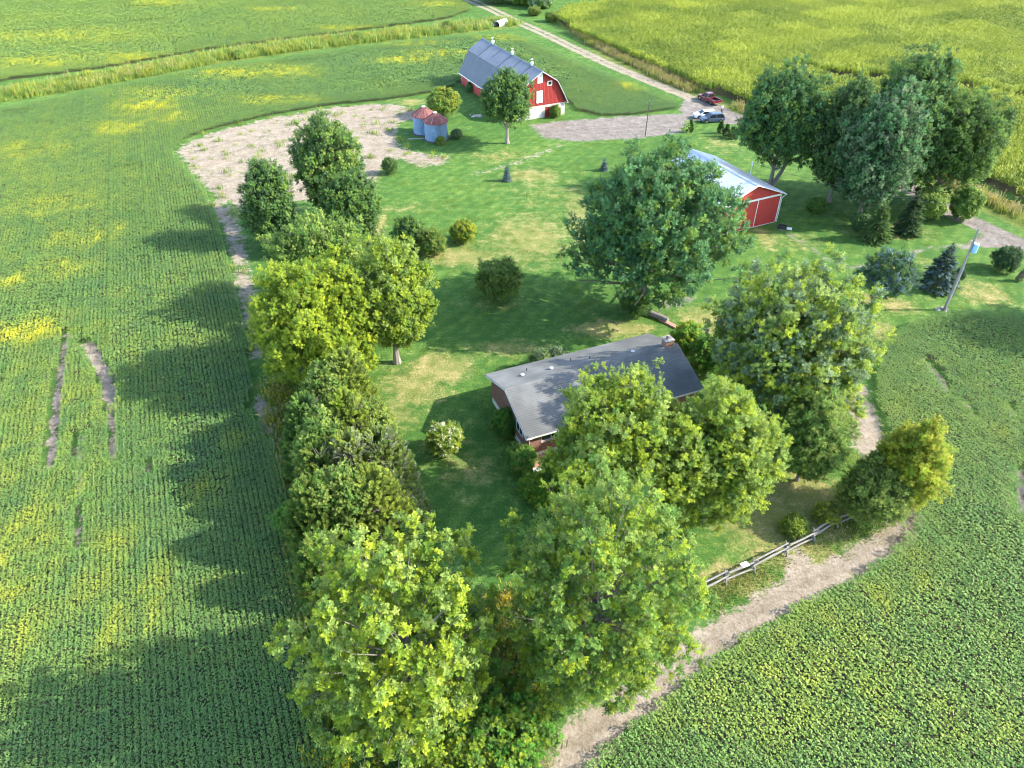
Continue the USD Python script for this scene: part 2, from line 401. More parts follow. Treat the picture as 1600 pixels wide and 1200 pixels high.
D = {}
D['dirt_yard'] = shapely.union_all([poly([(272, 238), (288, 224), (330, 207), (430, 183), (520, 168), (600, 162), (642, 168), (664, 176), (650, 186), (622, 192), (618, 215), (632, 232), (668, 240), (704, 244), (700, 258), (655, 262), (622, 250), (596, 262),
                                          (570, 296), (500, 310), (440, 320), (385, 325), (345, 312), (310, 285)]),
                                    line([(335, 315), (360, 350), (374, 400), (384, 450), (396, 510), (400, 560)], 1.9),
                                    poly([(392, 636), (410, 612), (428, 640), (440, 690), (452, 730), (440, 738), (420, 690)])])
D['gravel_yard'] = poly([(828, 196), (872, 190), (980, 182), (1080, 178), (1078, 192), (1064, 207), (1000, 216), (900, 221), (850, 216)])
D['gravel_road'] = shapely.union_all([line([(1100, 160), (1150, 184), (1230, 213), (1330, 252), (1400, 283), (1440, 306), (1500, 338), (1560, 366), (1680, 420)], 3.7), poly([(1075, 150), (1100, 160), (1160, 180), (1165, 196), (1080, 188), (1060, 172)]),
                                      poly([(1500, 390), (1512, 380), (1535, 366), (1560, 372), (1590, 388), (1560, 388), (1530, 386)])])
TR = [(700, -20), (735, 0), (768, 14), (800, 30), (850, 52), (900, 76), (960, 104), (1020, 129), (1070, 149), (1100, 162)]
D['farm_track'] = shapely.union_all([line([(x - 4.5, y + 1.8) for x, y in TR], 1.5), line([(x + 2.5, y - 1.2) for x, y in TR], 1.4)])
D['gravel_path'] = shapely.union_all([line([(1206, 352), (1228, 364), (1256, 380), (1285, 402), (1330, 420), (1400, 404), (1450, 388), (1500, 384), (1540, 382)], 1.7), poly([(1022, 470), (1050, 460), (1092, 462), (1088, 475), (1050, 488), (1024, 484)])])
D['dirt_path'] = shapely.union_all([poly([(1330, 608), (1352, 604), (1366, 645), (1386, 690), (1378, 712), (1350, 716), (1335, 700), (1326, 660)]),
                                    line([(1418, 795), (1412, 825), (1378, 850), (1325, 882), (1285, 904), (1205, 944), (1115, 1000), (1040, 1055), (965, 1108), (900, 1160), (850, 1225)], 2.5),
                                    poly([(1228, 868), (1246, 858), (1298, 905), (1270, 918), (1215, 930)]), poly([(860, 1160), (1000, 1085), (1060, 1080), (980, 1150), (920, 1210), (830, 1210)])])
D['worn_ground'] = shapely.union_all([line([(880, 226), (850, 238), (820, 250), (780, 262), (735, 274)], 1.8), poly([(640, 242), (705, 240), (704, 256), (690, 262), (650, 258)]), line([(1262, 123), (1290, 128), (1316, 128)], 3.0)])
FIELDS = shapely.union_all([R['soy_a'], R['soy_b'], R['soy_c'], R['corn']])
DRY = [(650, 600, 60, 40, .8), (690, 575, 45, 25, 1), (625, 640, 40, 40, .6), (715, 400, 70, 18, .8), (825, 372, 75, 40, .75), (905, 345, 25, 60, .7), (590, 362, 12, 30, .8), (800, 546, 70, 16, .6), (955, 514, 60, 13, 1), (1100, 498, 50, 22, .7), (1130, 520, 40, 20, .9),
       (1385, 362, 65, 14, .8), (1190, 810, 80, 50, .95), (1270, 790, 60, 60, .9), (1240, 760, 50, 30, .95), (1250, 870, 90, 30, .85), (1150, 905, 70, 30, .75), (690, 700, 60, 50, .35), (1080, 540, 60, 30, .5), (1250, 380, 60, 20, .45), (1420, 430, 80, 40, .5), (860, 300, 90, 40, .35), (1460, 430, 60, 35, .5), (1535, 458, 50, 22, .8), (1400, 478, 40, 14, .8), (1378, 520, 30, 18, .9), (730, 740, 60, 40, .5),
       (775, 1000, 40, 60, .7), (640, 160, 25, 6, .8), (590, 275, 20, 30, .4), (640, 325, 60, 10, .4), (830, 275, 50, 12, .7), (780, 245, 60, 12, .5), (1130, 225, 40, 18, .45), (1150, 130, 60, 12, .8), (1010, 90, 60, 10, .5), (1195, 370, 20, 20, .8), (1365, 470, 60, 12, .8),
       (380, 330, 30, 20, .6), (450, 335, 30, 14, .6), (1340, 640, 30, 50, .8), (1310, 905, 60, 20, .4), (450, 780, 15, 100, .5), (760, 480, 60, 14, .25)]
ROUGH = [line([(0, 150), (190, 121), (330, 93), (480, 72), (640, 54), (750, 42), (795, 36)], 10), line([(880, 30), (960, 92), (1040, 128), (1140, 172), (1300, 225), (1480, 290), (1600, 345), (1700, 390)], 6), poly([(740, 950), (830, 940), (840, 1060), (750, 1060)]),
         line([(520, 560), (560, 700), (560, 850)], 5), line([(430, 600), (470, 860), (520, 1100)], 3)]


RUT_LINES = [[(300, 240), (360, 222), (460, 205), (560, 190), (640, 180)], [(300, 255), (370, 236), (470, 217), (570, 203), (645, 195)], [(330, 290), (420, 268), (520, 262), (600, 255), (690, 250)], [(345, 305), (430, 283), (525, 275), (600, 268)],
             [(380, 320), (372, 290), (395, 255), (450, 235)], [(840, 206), (920, 202), (1000, 199), (1080, 186)], [(850, 212), (930, 209), (1010, 205), (1085, 194)], [(1085, 168), (1140, 190), (1230, 222), (1330, 258), (1440, 309), (1560, 370), (1640, 406)],
             [(1095, 160), (1150, 181), (1240, 213), (1340, 250), (1450, 305), (1570, 362), (1650, 398)], [(640, 300), (740, 290), (860, 262), (940, 250), (1060, 215)], [(900, 1170), (990, 1085), (1110, 1000), (1210, 940), (1330, 875), (1405, 828)]]
RUTS = [line(q, .55) for q in RUT_LINES]


def smooth_mask(X, Y, shape, soft):
    out = np.zeros(X.shape)
    x0, y0, x1, y1 = shape.bounds
    near = (X > x0 - soft) & (X < x1 + soft) & (Y > y0 - soft) & (Y < y1 + soft)
    if near.any():
        p = shapely.points(X[near], Y[near])
        shapely.prepare(shape)
        inside = shapely.contains(shape, p)
        d = np.where(inside, shapely.distance(p, shape.boundary), -shapely.distance(p, shape))
        out[near] = np.clip(.5 + d / soft / 2, 0, 1)
    return out


def build_ground():
    xs = np.unique(np.concatenate([np.linspace(-2500, -170, 12), np.arange(-170, -60, 3.0), np.arange(-60, 78, .5), np.arange(78, 190, 3.0), np.linspace(190, 2500, 12)]).round(3))
    ys = np.unique(np.concatenate([np.linspace(-1500, 10, 8), np.arange(10, 172, .5), np.arange(172, 270, .75), np.arange(270, 320, 2.0), np.linspace(320, 4000, 14)]).round(3))
    X, Y = np.meshgrid(xs, ys)
    X, Y = X.ravel(), Y.ravel()
    P2 = np.stack([X, Y, 0 * X], 1)
    wob = meshkit.noise(P2 * .12, 3) * .5 + meshkit.noise(P2 * .4, 4) * .25
    Z = np.where((abs(X) < 200) & (Y > 0) & (Y < 330), .12 * wob, 0)
    m = {k: smooth_mask(X, Y, s, .35 if k == 'farm_track' else 1.5 if k == 'dirt_yard' else 2.4 if k == 'gravel_yard' else .9) for k, s in D.items()}
    soil = np.maximum(smooth_mask(X, Y, FIELDS.buffer(-.55), .5), smooth_mask(X, Y, BARE, .5))
    bare = smooth_mask(X, Y, BARE, .5)
    dry = np.zeros(len(X))
    ux, uy = view_px(X, np.maximum(Y, 5))
    for x, y, a, b, w in DRY:
        c, ex, ey = G(x, y), G(x + a, y), G(x, y - b)
        q = ((X - c[0]) / abs(ex[0] - c[0])) ** 2 + ((Y - c[1]) / abs(ey[1] - c[1])) ** 2
        dry = np.maximum(dry, w * np.exp(-q * .9))
    dry = np.clip(dry * 1.0 + .10 * meshkit.noise(P2 * .05, 9) + .07 * np.clip(meshkit.noise(P2 * .22, 19), 0, 1) - .04, 0, 1)
    rough = np.zeros(len(X))
    for s in ROUGH:
        rough = np.maximum(rough, smooth_mask(X, Y, s, 2.5))
    ruts = np.maximum.reduce([smooth_mask(X, Y, q, .5) for q in RUTS])
    m['dirt_yard'] = m['dirt_yard'] * np.clip(1.25 - .55 * np.clip(meshkit.noise(P2 * .16, 12) * 1.6 - .25 + .5 * meshkit.noise(P2 * .5, 13), 0, 1), 0, 1)
    dirt = np.maximum.reduce([m['dirt_yard'], m['dirt_path'] * .95, m['worn_ground'] * .5, m['farm_track'], bare * .9])
    grav = np.maximum.reduce([m['gravel_yard'], m['gravel_road'], m['gravel_path'] * .55])
    pts = np.stack([X, Y, Z], 1)
    ny, nx = len(ys), len(xs)
    i, j = np.meshgrid(np.arange(nx - 1), np.arange(ny - 1))
    q = (j * nx + i).ravel()
    quads = np.stack([q, q + 1, q + nx + 1, q + nx], 1)
    cls = np.zeros(len(quads), int)
    names = ['lawn', 'field_soil', 'dirt_yard', 'gravel_yard', 'gravel_road', 'farm_track', 'gravel_path', 'dirt_path', 'worn_ground', 'bare_strips']
    fields = [None, soil] + [m[n] for n in names[2:9]] + [bare]
    for k in range(1, len(names)):
        cls[fields[k][quads].mean(1) > .5] = k
    labels = dict(lawn='mown lawn and grass verges round the farmhouse', field_soil='soil under the field crops', dirt_yard='pale bare earth yard beside the grain bins and hedge', gravel_yard='grey gravel yard in front of the barn', gravel_road='grey gravel lane along the corn field',
                  farm_track='pale two-wheel farm track beside the barn field', gravel_path='gravel path from the shed to the lane', dirt_path='pale earth path along the right field edge', worn_ground='worn bare patches in the lawn', bare_strips='bare strips inside the soybean fields')
    for k, n in enumerate(names):
        sel = quads[cls == k]
        if not len(sel):
            continue
        idx, inv = np.unique(sel.ravel(), return_inverse=True)
        f4 = inv.reshape(-1, 4)
        g = UsdGeom.Mesh.Define(stage, numbered('/World', n))
        g.CreatePointsAttr(Vt.Vec3fArray.FromNumpy(pts[idx].astype(np.float32)))
        g.CreateFaceVertexCountsAttr(Vt.IntArray.FromNumpy(np.full(len(f4), 4, np.int32)))
        g.CreateFaceVertexIndicesAttr(Vt.IntArray.FromNumpy(f4.astype(np.int32).ravel()))
        g.CreateSubdivisionSchemeAttr('none')
        api = UsdGeom.PrimvarsAPI(g)
        for nm, c in (('mask_a', (dirt, grav, dry)), ('mask_b', (soil, rough, ruts))):
            api.CreatePrimvar(nm, Sdf.ValueTypeNames.Color3fArray, 'vertex').Set(Vt.Vec3fArray.FromNumpy(np.stack([x[idx] for x in c], 1).astype(np.float32)))
        UsdShade.MaterialBindingAPI.Apply(g.GetPrim()).Bind(M['ground'])
        tag(g.GetPrim(), labels[n], n.replace('_', ' '), None, 'structure')


build_ground()


# ------------------------------------------------------------------ soybean leaf colours: healthy, pale and yellowing parts of each field
YEL_A = [(30, 525, 75, 20, 3.3), (80, 508, 34, 16, 3.0), (100, 425, 50, 16, 2.4), (20, 445, 50, 12, 3.0), (150, 372, 40, 20, 2.9), (110, 375, 60, 24, 1.8), (230, 168, 50, 16, 3.4), (270, 190, 30, 10, 2.8), (255, 150, 70, 10, 2.8), (450, 118, 60, 8, 2.4), (470, 160, 40, 6, 2.8),
         (370, 118, 70, 9, 3.2), (440, 113, 60, 8, 3.2), (630, 98, 50, 6, 3.7), (690, 88, 50, 6, 3.7), (640, 72, 60, 4, 2.8), (420, 160, 70, 7, 2.6), (122, 690, 14, 30, 2.2), (128, 770, 16, 40, 2.5), (240, 930, 26, 50, 2.5), (200, 980, 50, 60, 2.1), (160, 880, 40, 60, 2.0),
         (330, 770, 40, 30, 2.1), (360, 690, 50, 14, 2.0), (985, 138, 25, 7, 3.6), (800, 62, 60, 6, 2.4), (1060, 152, 12, 5, 2.6), (20, 980, 60, 130, 2.0), (40, 850, 60, 120, 2.0), (190, 205, 50, 12, 2.8), (60, 330, 120, 30, 1.9), (20, 240, 90, 16, 2.4), (60, 680, 60, 100, 1.6), (0, 800, 190, 330, 1.1), (0, 300, 230, 110, 1.0)]
YEL_B = [(210, 95, 60, 8, 3.0), (60, 100, 90, 10, 2.4), (250, 8, 40, 5, 3.0), (425, 17, 40, 3, 2.8), (370, 82, 50, 5, 2.4), (540, 47, 40, 4, 2.4), (100, 60, 120, 12, 1.8), (680, 10, 40, 4, 2.2)]
YEL_C = [(1330, 960, 120, 60, 1.9), (1250, 1080, 160, 80, 1.9), (1450, 1150, 120, 60, 2.0), (1580, 1160, 60, 40, 2.1), (1445, 575, 20, 18, 2.0), (1560, 690, 24, 14, 1.8), (1100, 1120, 80, 50, 1.9), (1420, 900, 40, 60, 1.7)]


def soy_material(name, base, amp, blobs, w, gain=.68):
    """Leaf material whose tone follows where the plant stands: 0 deep green ... 4 yellow."""
    nodes = {"g": ("geometry", {}), "n1": ("noise_texture", {"scale": .045, "detail": 3, "w": w, "dimensions": "4D"}), "n2": ("noise_texture", {"scale": .4, "detail": 4, "roughness": .65}),
             "n3m": ("mapping", {"rotation": (0, 0, -ROW), "scale": (1.1, .13, 1)}), "n3": ("noise_texture", {"scale": 1.0, "detail": 5, "roughness": .7}),
             "wv": ("vector_math", {"vector_math_type": "add", "math_type": "add"}), "ws": ("vector_math", {"math_type": "scale", "scale": 9.0}),
             "b": ("math", {"math_type": "multiply_add", "value2": amp * 2, "value3": base - amp}), "c": ("math", {"math_type": "multiply_add", "value2": 1.9, "value3": -.95}),
             "i": ("math", {"math_type": "multiply_add", "value2": .6, "value3": -.3}), "s1": ("math", {"math_type": "add"}), "s2": ("math", {"math_type": "add"}), "s3": ("math", {"math_type": "add"}),
             "k": ("math", {"math_type": "multiply", "value2": .25}),
             "r": ("rgb_ramp", {"ramp": [(0, (.065, .15, .062)), (.25, (.122, .218, .056)), (.5, (.20, .275, .05)), (.72, (.32, .36, .042)), (1, (.50, .46, .03))]}),
             "h": ("hsv", {"value": 1.25, "saturation": .95}), "p": ("principled_bsdf", {"roughness": .6, "specular_ior_level": .12}),
             "t": ("translucent_bsdf", {}), "x": ("mix_closure", {"fac": .25})}
    del nodes["wv"], nodes["ws"]
    L = [("g.position", "n1.vector"), ("g.position", "n2.vector"), ("g.position", "n3m.vector"), ("n3m.vector", "n3.vector"), ("n1.fac", "b.value1"), ("n2.fac", "c.value1"), ("g.random_per_island", "i.value1"),
         ("b.value", "s1.value1"), ("c.value", "s1.value2"), ("s1.value", "s2.value1"), ("i.value", "s2.value2")]
    prev = None
    for k, (x, y, a, b, wt) in enumerate(blobs):
        c, ex, ey = G(x, y), G(x + a, y), G(x, y - b)
        rx, ry = abs(ex[0] - c[0]), abs(ey[1] - c[1])
        nodes[f"m{k}"] = ("mapping", {"location": (-c[0] / rx, -c[1] / ry, 0), "scale": (1 / rx, 1 / ry, 0)})
        nodes[f"l{k}"] = ("vector_math", {"math_type": "length"})
        nodes[f"q{k}"] = ("map_range", {"range_type": "smoothstep", "from_min": 1.75, "from_max": .15, "to_min": 0, "to_max": wt * gain, "clamp": True})
        L += [("g.position", f"m{k}.vector"), (f"m{k}.vector", f"l{k}.vector1"), (f"l{k}.value", f"q{k}.value")]
        if prev is None:
            prev = f"q{k}.result"
        else:
            nodes[f"x{k}"] = ("math", {"math_type": "maximum"})
            L += [(prev, f"x{k}.value1"), (f"q{k}.result", f"x{k}.value2")]
            prev = f"x{k}.value"
    # blobs are broken up by the medium noise
    nodes["br0"] = ("math", {"math_type": "add"})
    nodes["br"] = ("map_range", {"from_min": .82, "from_max": 1.2, "to_min": .2, "to_max": 1.2, "clamp": True})
    nodes["bm"] = ("math", {"math_type": "multiply"})
    L += [("n2.fac", "br0.value1"), ("n3.fac", "br0.value2"), ("br0.value", "br.value"), (prev, "bm.value1"), ("br.result", "bm.value2"), ("s2.value", "s3.value1"), ("bm.value", "s3.value2"), ("s3.value", "k.value1"), ("k.value", "r.fac"),
          ("r.color", "p.base_color"), ("r.color", "h.color"), ("h.color", "t.color"), ("p.BSDF", "x.closure1"), ("t.BSDF", "x.closure2")]
    for k in ("h", "t", "x"):
        del nodes[k]
    L = [q for q in L if q[0].split('.')[0] in nodes and q[1].split('.')[0] in nodes]
    return mat(name, nodes, L)


soy_material('soy_leaf_left', 1.25, .75, YEL_A, 1.0, .72)
soy_material('soy_leaf_far', 1.75, .7, YEL_B, 2.0)
soy_material('soy_leaf_right', 1.45, .8, YEL_C, 3.0, .4)

# ------------------------------------------------------------------ plant pieces, shared by reference
stage.CreateClassPrim('/World/plant_pieces')
pieces = {}


def piece(kind, material, variant=0):
    key = f'{kind}_{material}_{variant}'
    if key not in pieces:
        root = stage.DefinePrim('/World/plant_pieces/' + key, 'Xform')
        for name, (v, f), mt in MAKERS[kind](rng_of(kind + str(variant))):
            usdkit.mesh(stage, f'/World/plant_pieces/{key}/{name}', trimesh.Trimesh(v, f, process=False), M[mt or material])
        pieces[key] = root.GetPath()
    return pieces[key]


def leaf_at(mb, base, d, n, length, width, fold=.18):
    d = d / np.linalg.norm(d)
    s = np.cross(d, n)
    s /= np.linalg.norm(s) + 1e-9
    n = np.cross(s, d)
    tip = base + d * length
    mid = base + d * length * .5
    l, r = mid + s * width / 2 + n * fold * width, mid - s * width / 2 + n * fold * width
    mb.add([base, l, tip, r], [(0, 2, 1), (0, 3, 2)])


def unit(a):
    return a / (np.linalg.norm(a, axis=-1, keepdims=True) + 1e-9)


def mk_sprig(rng, n=66, ll=.18, lw=.14, spread=.9):
    """A leafy shoot 1 long along +z."""
    mb, st = MB(), MB()
    st.tube([(0, 0, -.15), (.02, .01, .5), (0, 0, .92)], [.014, .01, .004], 3, False)
    twigs = [(np.array([0, 0, 0.]), np.array([0, 0, 1.]), 1.0)]
    for k in range(4):
        a = k * 1.57 + rng.uniform(-.4, .4)
        o = np.array([0, 0, .12 + .13 * k])
        d = unit(np.array([math.cos(a), math.sin(a), .75]))
        twigs.append((o, d, .45))
        st.tube([o, o + d * .4], [.008, .004], 3, False)
    per = n // 6
    for ti, (o, d, L) in enumerate(twigs):
        cnt = per * 2 if ti == 0 else per
        for k in range(cnt):
            t = .25 + .75 * (k + .5) / cnt
            a = k * 2.4 + rng.uniform(-.5, .5)
            s = unit(np.cross(d, (1, .3, .1)))
            w = np.cross(d, s)
            side = s * math.cos(a) + w * math.sin(a)
            ld = unit(side * spread + d * .55 + np.array([0, 0, -.15]) + rng.normal(0, .18, 3))
            nn = unit(d * .9 + np.array([0, 0, .6]) + rng.normal(0, .35, 3))
            leaf_at(mb, o + d * L * t + side * .015, ld, nn, ll * rng.uniform(.75, 1.2), lw * rng.uniform(.8, 1.15))
    return [('leaves', mb.get(), None), ('stem', st.get(), 'twig')]


def mk_sprig_far(rng):
    return mk_sprig(rng, 24, .36, .27)


def mk_sprig_fine(rng):
    return mk_sprig(rng, 60, .22, .11, .8)


def mk_sprig_big(rng):
    return mk_sprig(rng, 60, .22, .18, 1.0)


def mk_spray(rng, n=34, droop=.25):
    """A conifer bough 1 long along +z, flat across x, with the upper side towards +y."""
    mb, st = MB(), MB()
    st.tube([(0, 0, 0), (0, .03, .5), (0, -.05, 1)], [.015, .01, .004], 3, False)
    for k in range(n):
        t = .08 + .92 * k / n
        side = 1 if k % 2 else -1
        L = .42 * (1 - t * .75) * rng.uniform(.75, 1.15)
        d = unit(np.array([side * .9, rng.uniform(-.15, .35), .75]))
        leaf_at(mb, np.array([0, .03 - droop * .3 * t * t, t * .95]), d, np.array([0, 1, .1]) + rng.normal(0, .35, 3), L, .085, .1)
    for k in range(10):
        t = rng.uniform(.2, 1)
        leaf_at(mb, np.array([0, .02, t * .9]), unit(np.array([rng.normal(0, .4), .5, .8])), np.array([rng.normal(), 1, 0]), .2, .07, .1)
    return [('needles', mb.get(), None), ('stem', st.get(), 'twig')]


def mk_plume(rng, n=46):
    """A cedar or juniper plume 1 tall along +z."""
    mb = MB()
    for k in range(n):
        t = (k + .5) / n
        a = k * 2.4 + rng.uniform(-.4, .4)
        rad = .16 * (1 - t * .7)
        d = unit(np.array([math.cos(a) * .55, math.sin(a) * .55, 1.0]) + rng.normal(0, .15, 3))
        leaf_at(mb, np.array([math.cos(a) * rad * .35, math.sin(a) * rad * .35, t * .8]), d, np.array([math.cos(a), math.sin(a), .3]) + rng.normal(0, .3, 3), .30 * (1 - .35 * t), .085, .12)
    return [('scales', mb.get(), None)]


def mk_twigs(rng):
    st = MB()
    for k in range(7):
        a, e = rng.uniform(0, 6.28), rng.uniform(.2, .7)
        d = np.array([math.cos(a) * e, math.sin(a) * e, 1.0])
        p = unit(d) * rng.uniform(.6, 1.1)
        st.tube([(0, 0, 0), p * .5 + rng.normal(0, .05, 3), p], [.016, .01, .004], 3, False)
    return [('twigs', st.get(), None)]


def soy_tile(size, dens):
    def mk(rng):
        mb = MB()
        n = int(size * size * dens)
        x, y = rng.uniform(-size / 2, size / 2, (2, n))
        row = .42
        ph = (x + size / 2) / row
        off = (ph - np.floor(ph) - .5)
        x = x - off * row * .22 * (rng.random(n) < .8)               # leaves gather towards the row
        off = ((x + size / 2) / row) % 1 - .5
        h = (.80 - .32 * np.abs(off) ** 1.4 * 1.6) * np.where(rng.random(n) < .18, rng.uniform(.12, .6, n), 1 - .4 * rng.random(n) ** 2.2) + rng.normal(0, .04, n)
        a = rng.uniform(0, 2 * math.pi, n)
        d = unit(np.stack([np.cos(a), np.sin(a), rng.normal(-.05, .35, n)], 1))
        nn = unit(np.stack([rng.normal(0, .38, n) + off * .5, rng.normal(0, .38, n), np.ones(n)], 1))
        L = rng.uniform(.14, .22, n)[:, None] * (90.0 / dens) ** .5
        s = unit(np.cross(d, nn))
        b = np.stack([x, y, np.clip(h, .05, 1.1)], 1)
        v = np.stack([b - d * L * .5, b + s * L * .42, b + d * L * .5, b - s * L * .42], 1).reshape(-1, 3)
        q = np.arange(n) * 4
        f = np.concatenate([np.stack([q, q + 2, q + 1], 1), np.stack([q, q + 3, q + 2], 1)])
        return [('leaves', (v, f), None)]
    return mk


def corn_tile(size, plants_per_m2, nl):
    def mk(rng):
        lv, ts = MB(), MB()
        rows = int(round(size / .912))
        per = int(size * size * plants_per_m2 * .9 / rows)
        for r in range(rows):
            for k in range(per):
                x = -size / 2 + (r + .5) * size / rows + rng.normal(0, .04)
                y = -size / 2 + (k + .2 + .6 * rng.random()) * size / per
                H = rng.uniform(1.8, 2.5)
                az = rng.uniform(0, math.pi)
                for q in range(nl):
                    z = H * (.42 + .52 * (q + .5) / nl)
                    a = az + math.pi * q + rng.normal(0, .4)
                    o = np.array([math.cos(a), math.sin(a), 0])
                    s = np.array([-math.sin(a), math.cos(a), 0]) * rng.uniform(.10, .14)
                    L = rng.uniform(.32, .5)
                    p0, p1, p2 = np.array([x, y, z]), np.array([x, y, z + .26]) + o * L * .5, np.array([x, y, z + rng.uniform(-.05, .2)]) + o * L
                    lv.add([p0 - s * .6, p0 + s * .6, p1 + s, p1 - s, p2], [(0, 1, 2), (0, 2, 3), (3, 2, 4)])
                p = np.array([x, y, H * .95])
                for w in range(3):
                    e = np.array([rng.normal(0, .10), rng.normal(0, .10), .32])
                    t = np.array([.03, 0, 0]) if w % 2 else np.array([0, .03, 0])
                    ts.add([p - t, p + t, p + e], [(0, 1, 2)])
        return [('leaves', lv.get(), None), ('tassels', ts.get(), 'corn_tassel')]
    return mk


def tuft(nb, hgt, spread, width, tip=None, tips=0):
    def mk(rng):
        mb, tp = MB(), MB()
        for k in range(nb):
            x, y = rng.normal(0, spread, 2)
            a = rng.uniform(0, 6.28)
            h = hgt * rng.uniform(.5, 1.15)
            lean = np.array([math.cos(a), math.sin(a), 0]) * h * rng.uniform(.1, .45)
            s = np.array([-math.sin(a), math.cos(a), 0]) * width
            p0, p1, p2 = np.array([x, y, 0]), np.array([x, y, h * .6]) + lean * .35, np.array([x, y, h]) + lean
            mb.add([p0 - s, p0 + s, p1 + s, p1 - s, p2], [(0, 1, 2), (0, 2, 3), (3, 2, 4)])
            if k < tips:
                for q in range(3):
                    leaf_at(tp, p2 - np.array([0, 0, .1 * q]), unit(rng.normal(0, 1, 3) + np.array([0, 0, .8])), unit(rng.normal(0, 1, 3)), .16 * hgt, .08 * hgt)
        out = [('blades', mb.get(), None)]
        if tips:
            out.append(('heads', tp.get(), tip))
        return out
    return mk


MAKERS = {'sprig': mk_sprig, 'far': mk_sprig_far, 'fine': mk_sprig_fine, 'big': mk_sprig_big, 'spray': mk_spray, 'plume': mk_plume, 'twigs': mk_twigs,
          'soy0': soy_tile(.63, 220), 'soy1': soy_tile(1.26, 220), 'soy2': soy_tile(2.52, 210), 'soy4': soy_tile(5.04, 115), 'soy8': soy_tile(10.08, 34),
          'corn2': corn_tile(2.28, 4.2, 7), 'corn4': corn_tile(4.56, 3.6, 6), 'corn8': corn_tile(9.12, 3.2, 5),
          'reed': tuft(36, 1.15, .6, .035), 'weed': tuft(30, .9, .4, .03), 'goldenrod': tuft(26, 1.0, .4, .026, 'weed_gold', 14), 'tan': tuft(30, 1.1, .45, .024, 'weed_tan', 12),
          'grass': tuft(60, .17, .42, .016)}


def quats(d, roll):
    """Rotations that take +z to d, after a roll about z."""
    d = unit(d)
    w = 1 + d[:, 2]
    q1 = np.stack([-d[:, 1], d[:, 0], 0 * w, w], 1)
    bad = w < 1e-4
    q1[bad] = (1, 0, 0, 0)
    q1 /= np.linalg.norm(q1, axis=1, keepdims=True)
    s, c = np.sin(roll / 2), np.cos(roll / 2)
    x, y, z, w = q1.T
    return np.stack([x * c + y * s, y * c - x * s, z * c + w * s, w * c - z * s], 1)


def instancer(parent, name, protos, pos, quat, scale, which, label=None, cat=None, kind=None, proto_name='sprig'):
    path = numbered(parent if isinstance(parent, str) else str(parent.GetPath()), name)
    pi = UsdGeom.PointInstancer.Define(stage, path)
    rel = pi.CreatePrototypesRel()
    for p in protos:
        pr = stage.DefinePrim(numbered(path, proto_name))
        pr.GetReferences().AddInternalReference(p)
        rel.AddTarget(pr.GetPath())
    pi.CreatePositionsAttr(Vt.Vec3fArray.FromNumpy(np.asarray(pos, np.float32)))
    pi.CreateOrientationsAttr(Vt.QuathArray.FromNumpy(np.asarray(quat, np.float16)))
    sc = np.asarray(scale, np.float32)
    pi.CreateScalesAttr(Vt.Vec3fArray.FromNumpy(np.repeat(sc[:, None], 3, 1) if sc.ndim == 1 else sc))
    pi.CreateProtoIndicesAttr(Vt.IntArray.FromNumpy(np.asarray(which, np.int32)))
    return tag(pi.GetPrim(), label, cat, None, kind)


# ------------------------------------------------------------------ crops
def blob_field(X, Y, blobs):
    out = np.zeros(len(X))
    for x, y, a, b, w in blobs:
        c, ex, ey = G(x, y), G(x + a, y), G(x, y - b)
        q = ((X - c[0]) / abs(ex[0] - c[0])) ** 2 + ((Y - c[1]) / abs(ey[1] - c[1])) ** 2
        out = np.maximum(out, w * np.exp(-q))
    return out


def in_view(X, Y, m=330):
    ok = Y > 12
    px, py = view_px(X, np.maximum(Y, 12))
    return ok & (px > -m) & (px < 1600 + m) & (py > -75) & (py < 1260 + m * .5)


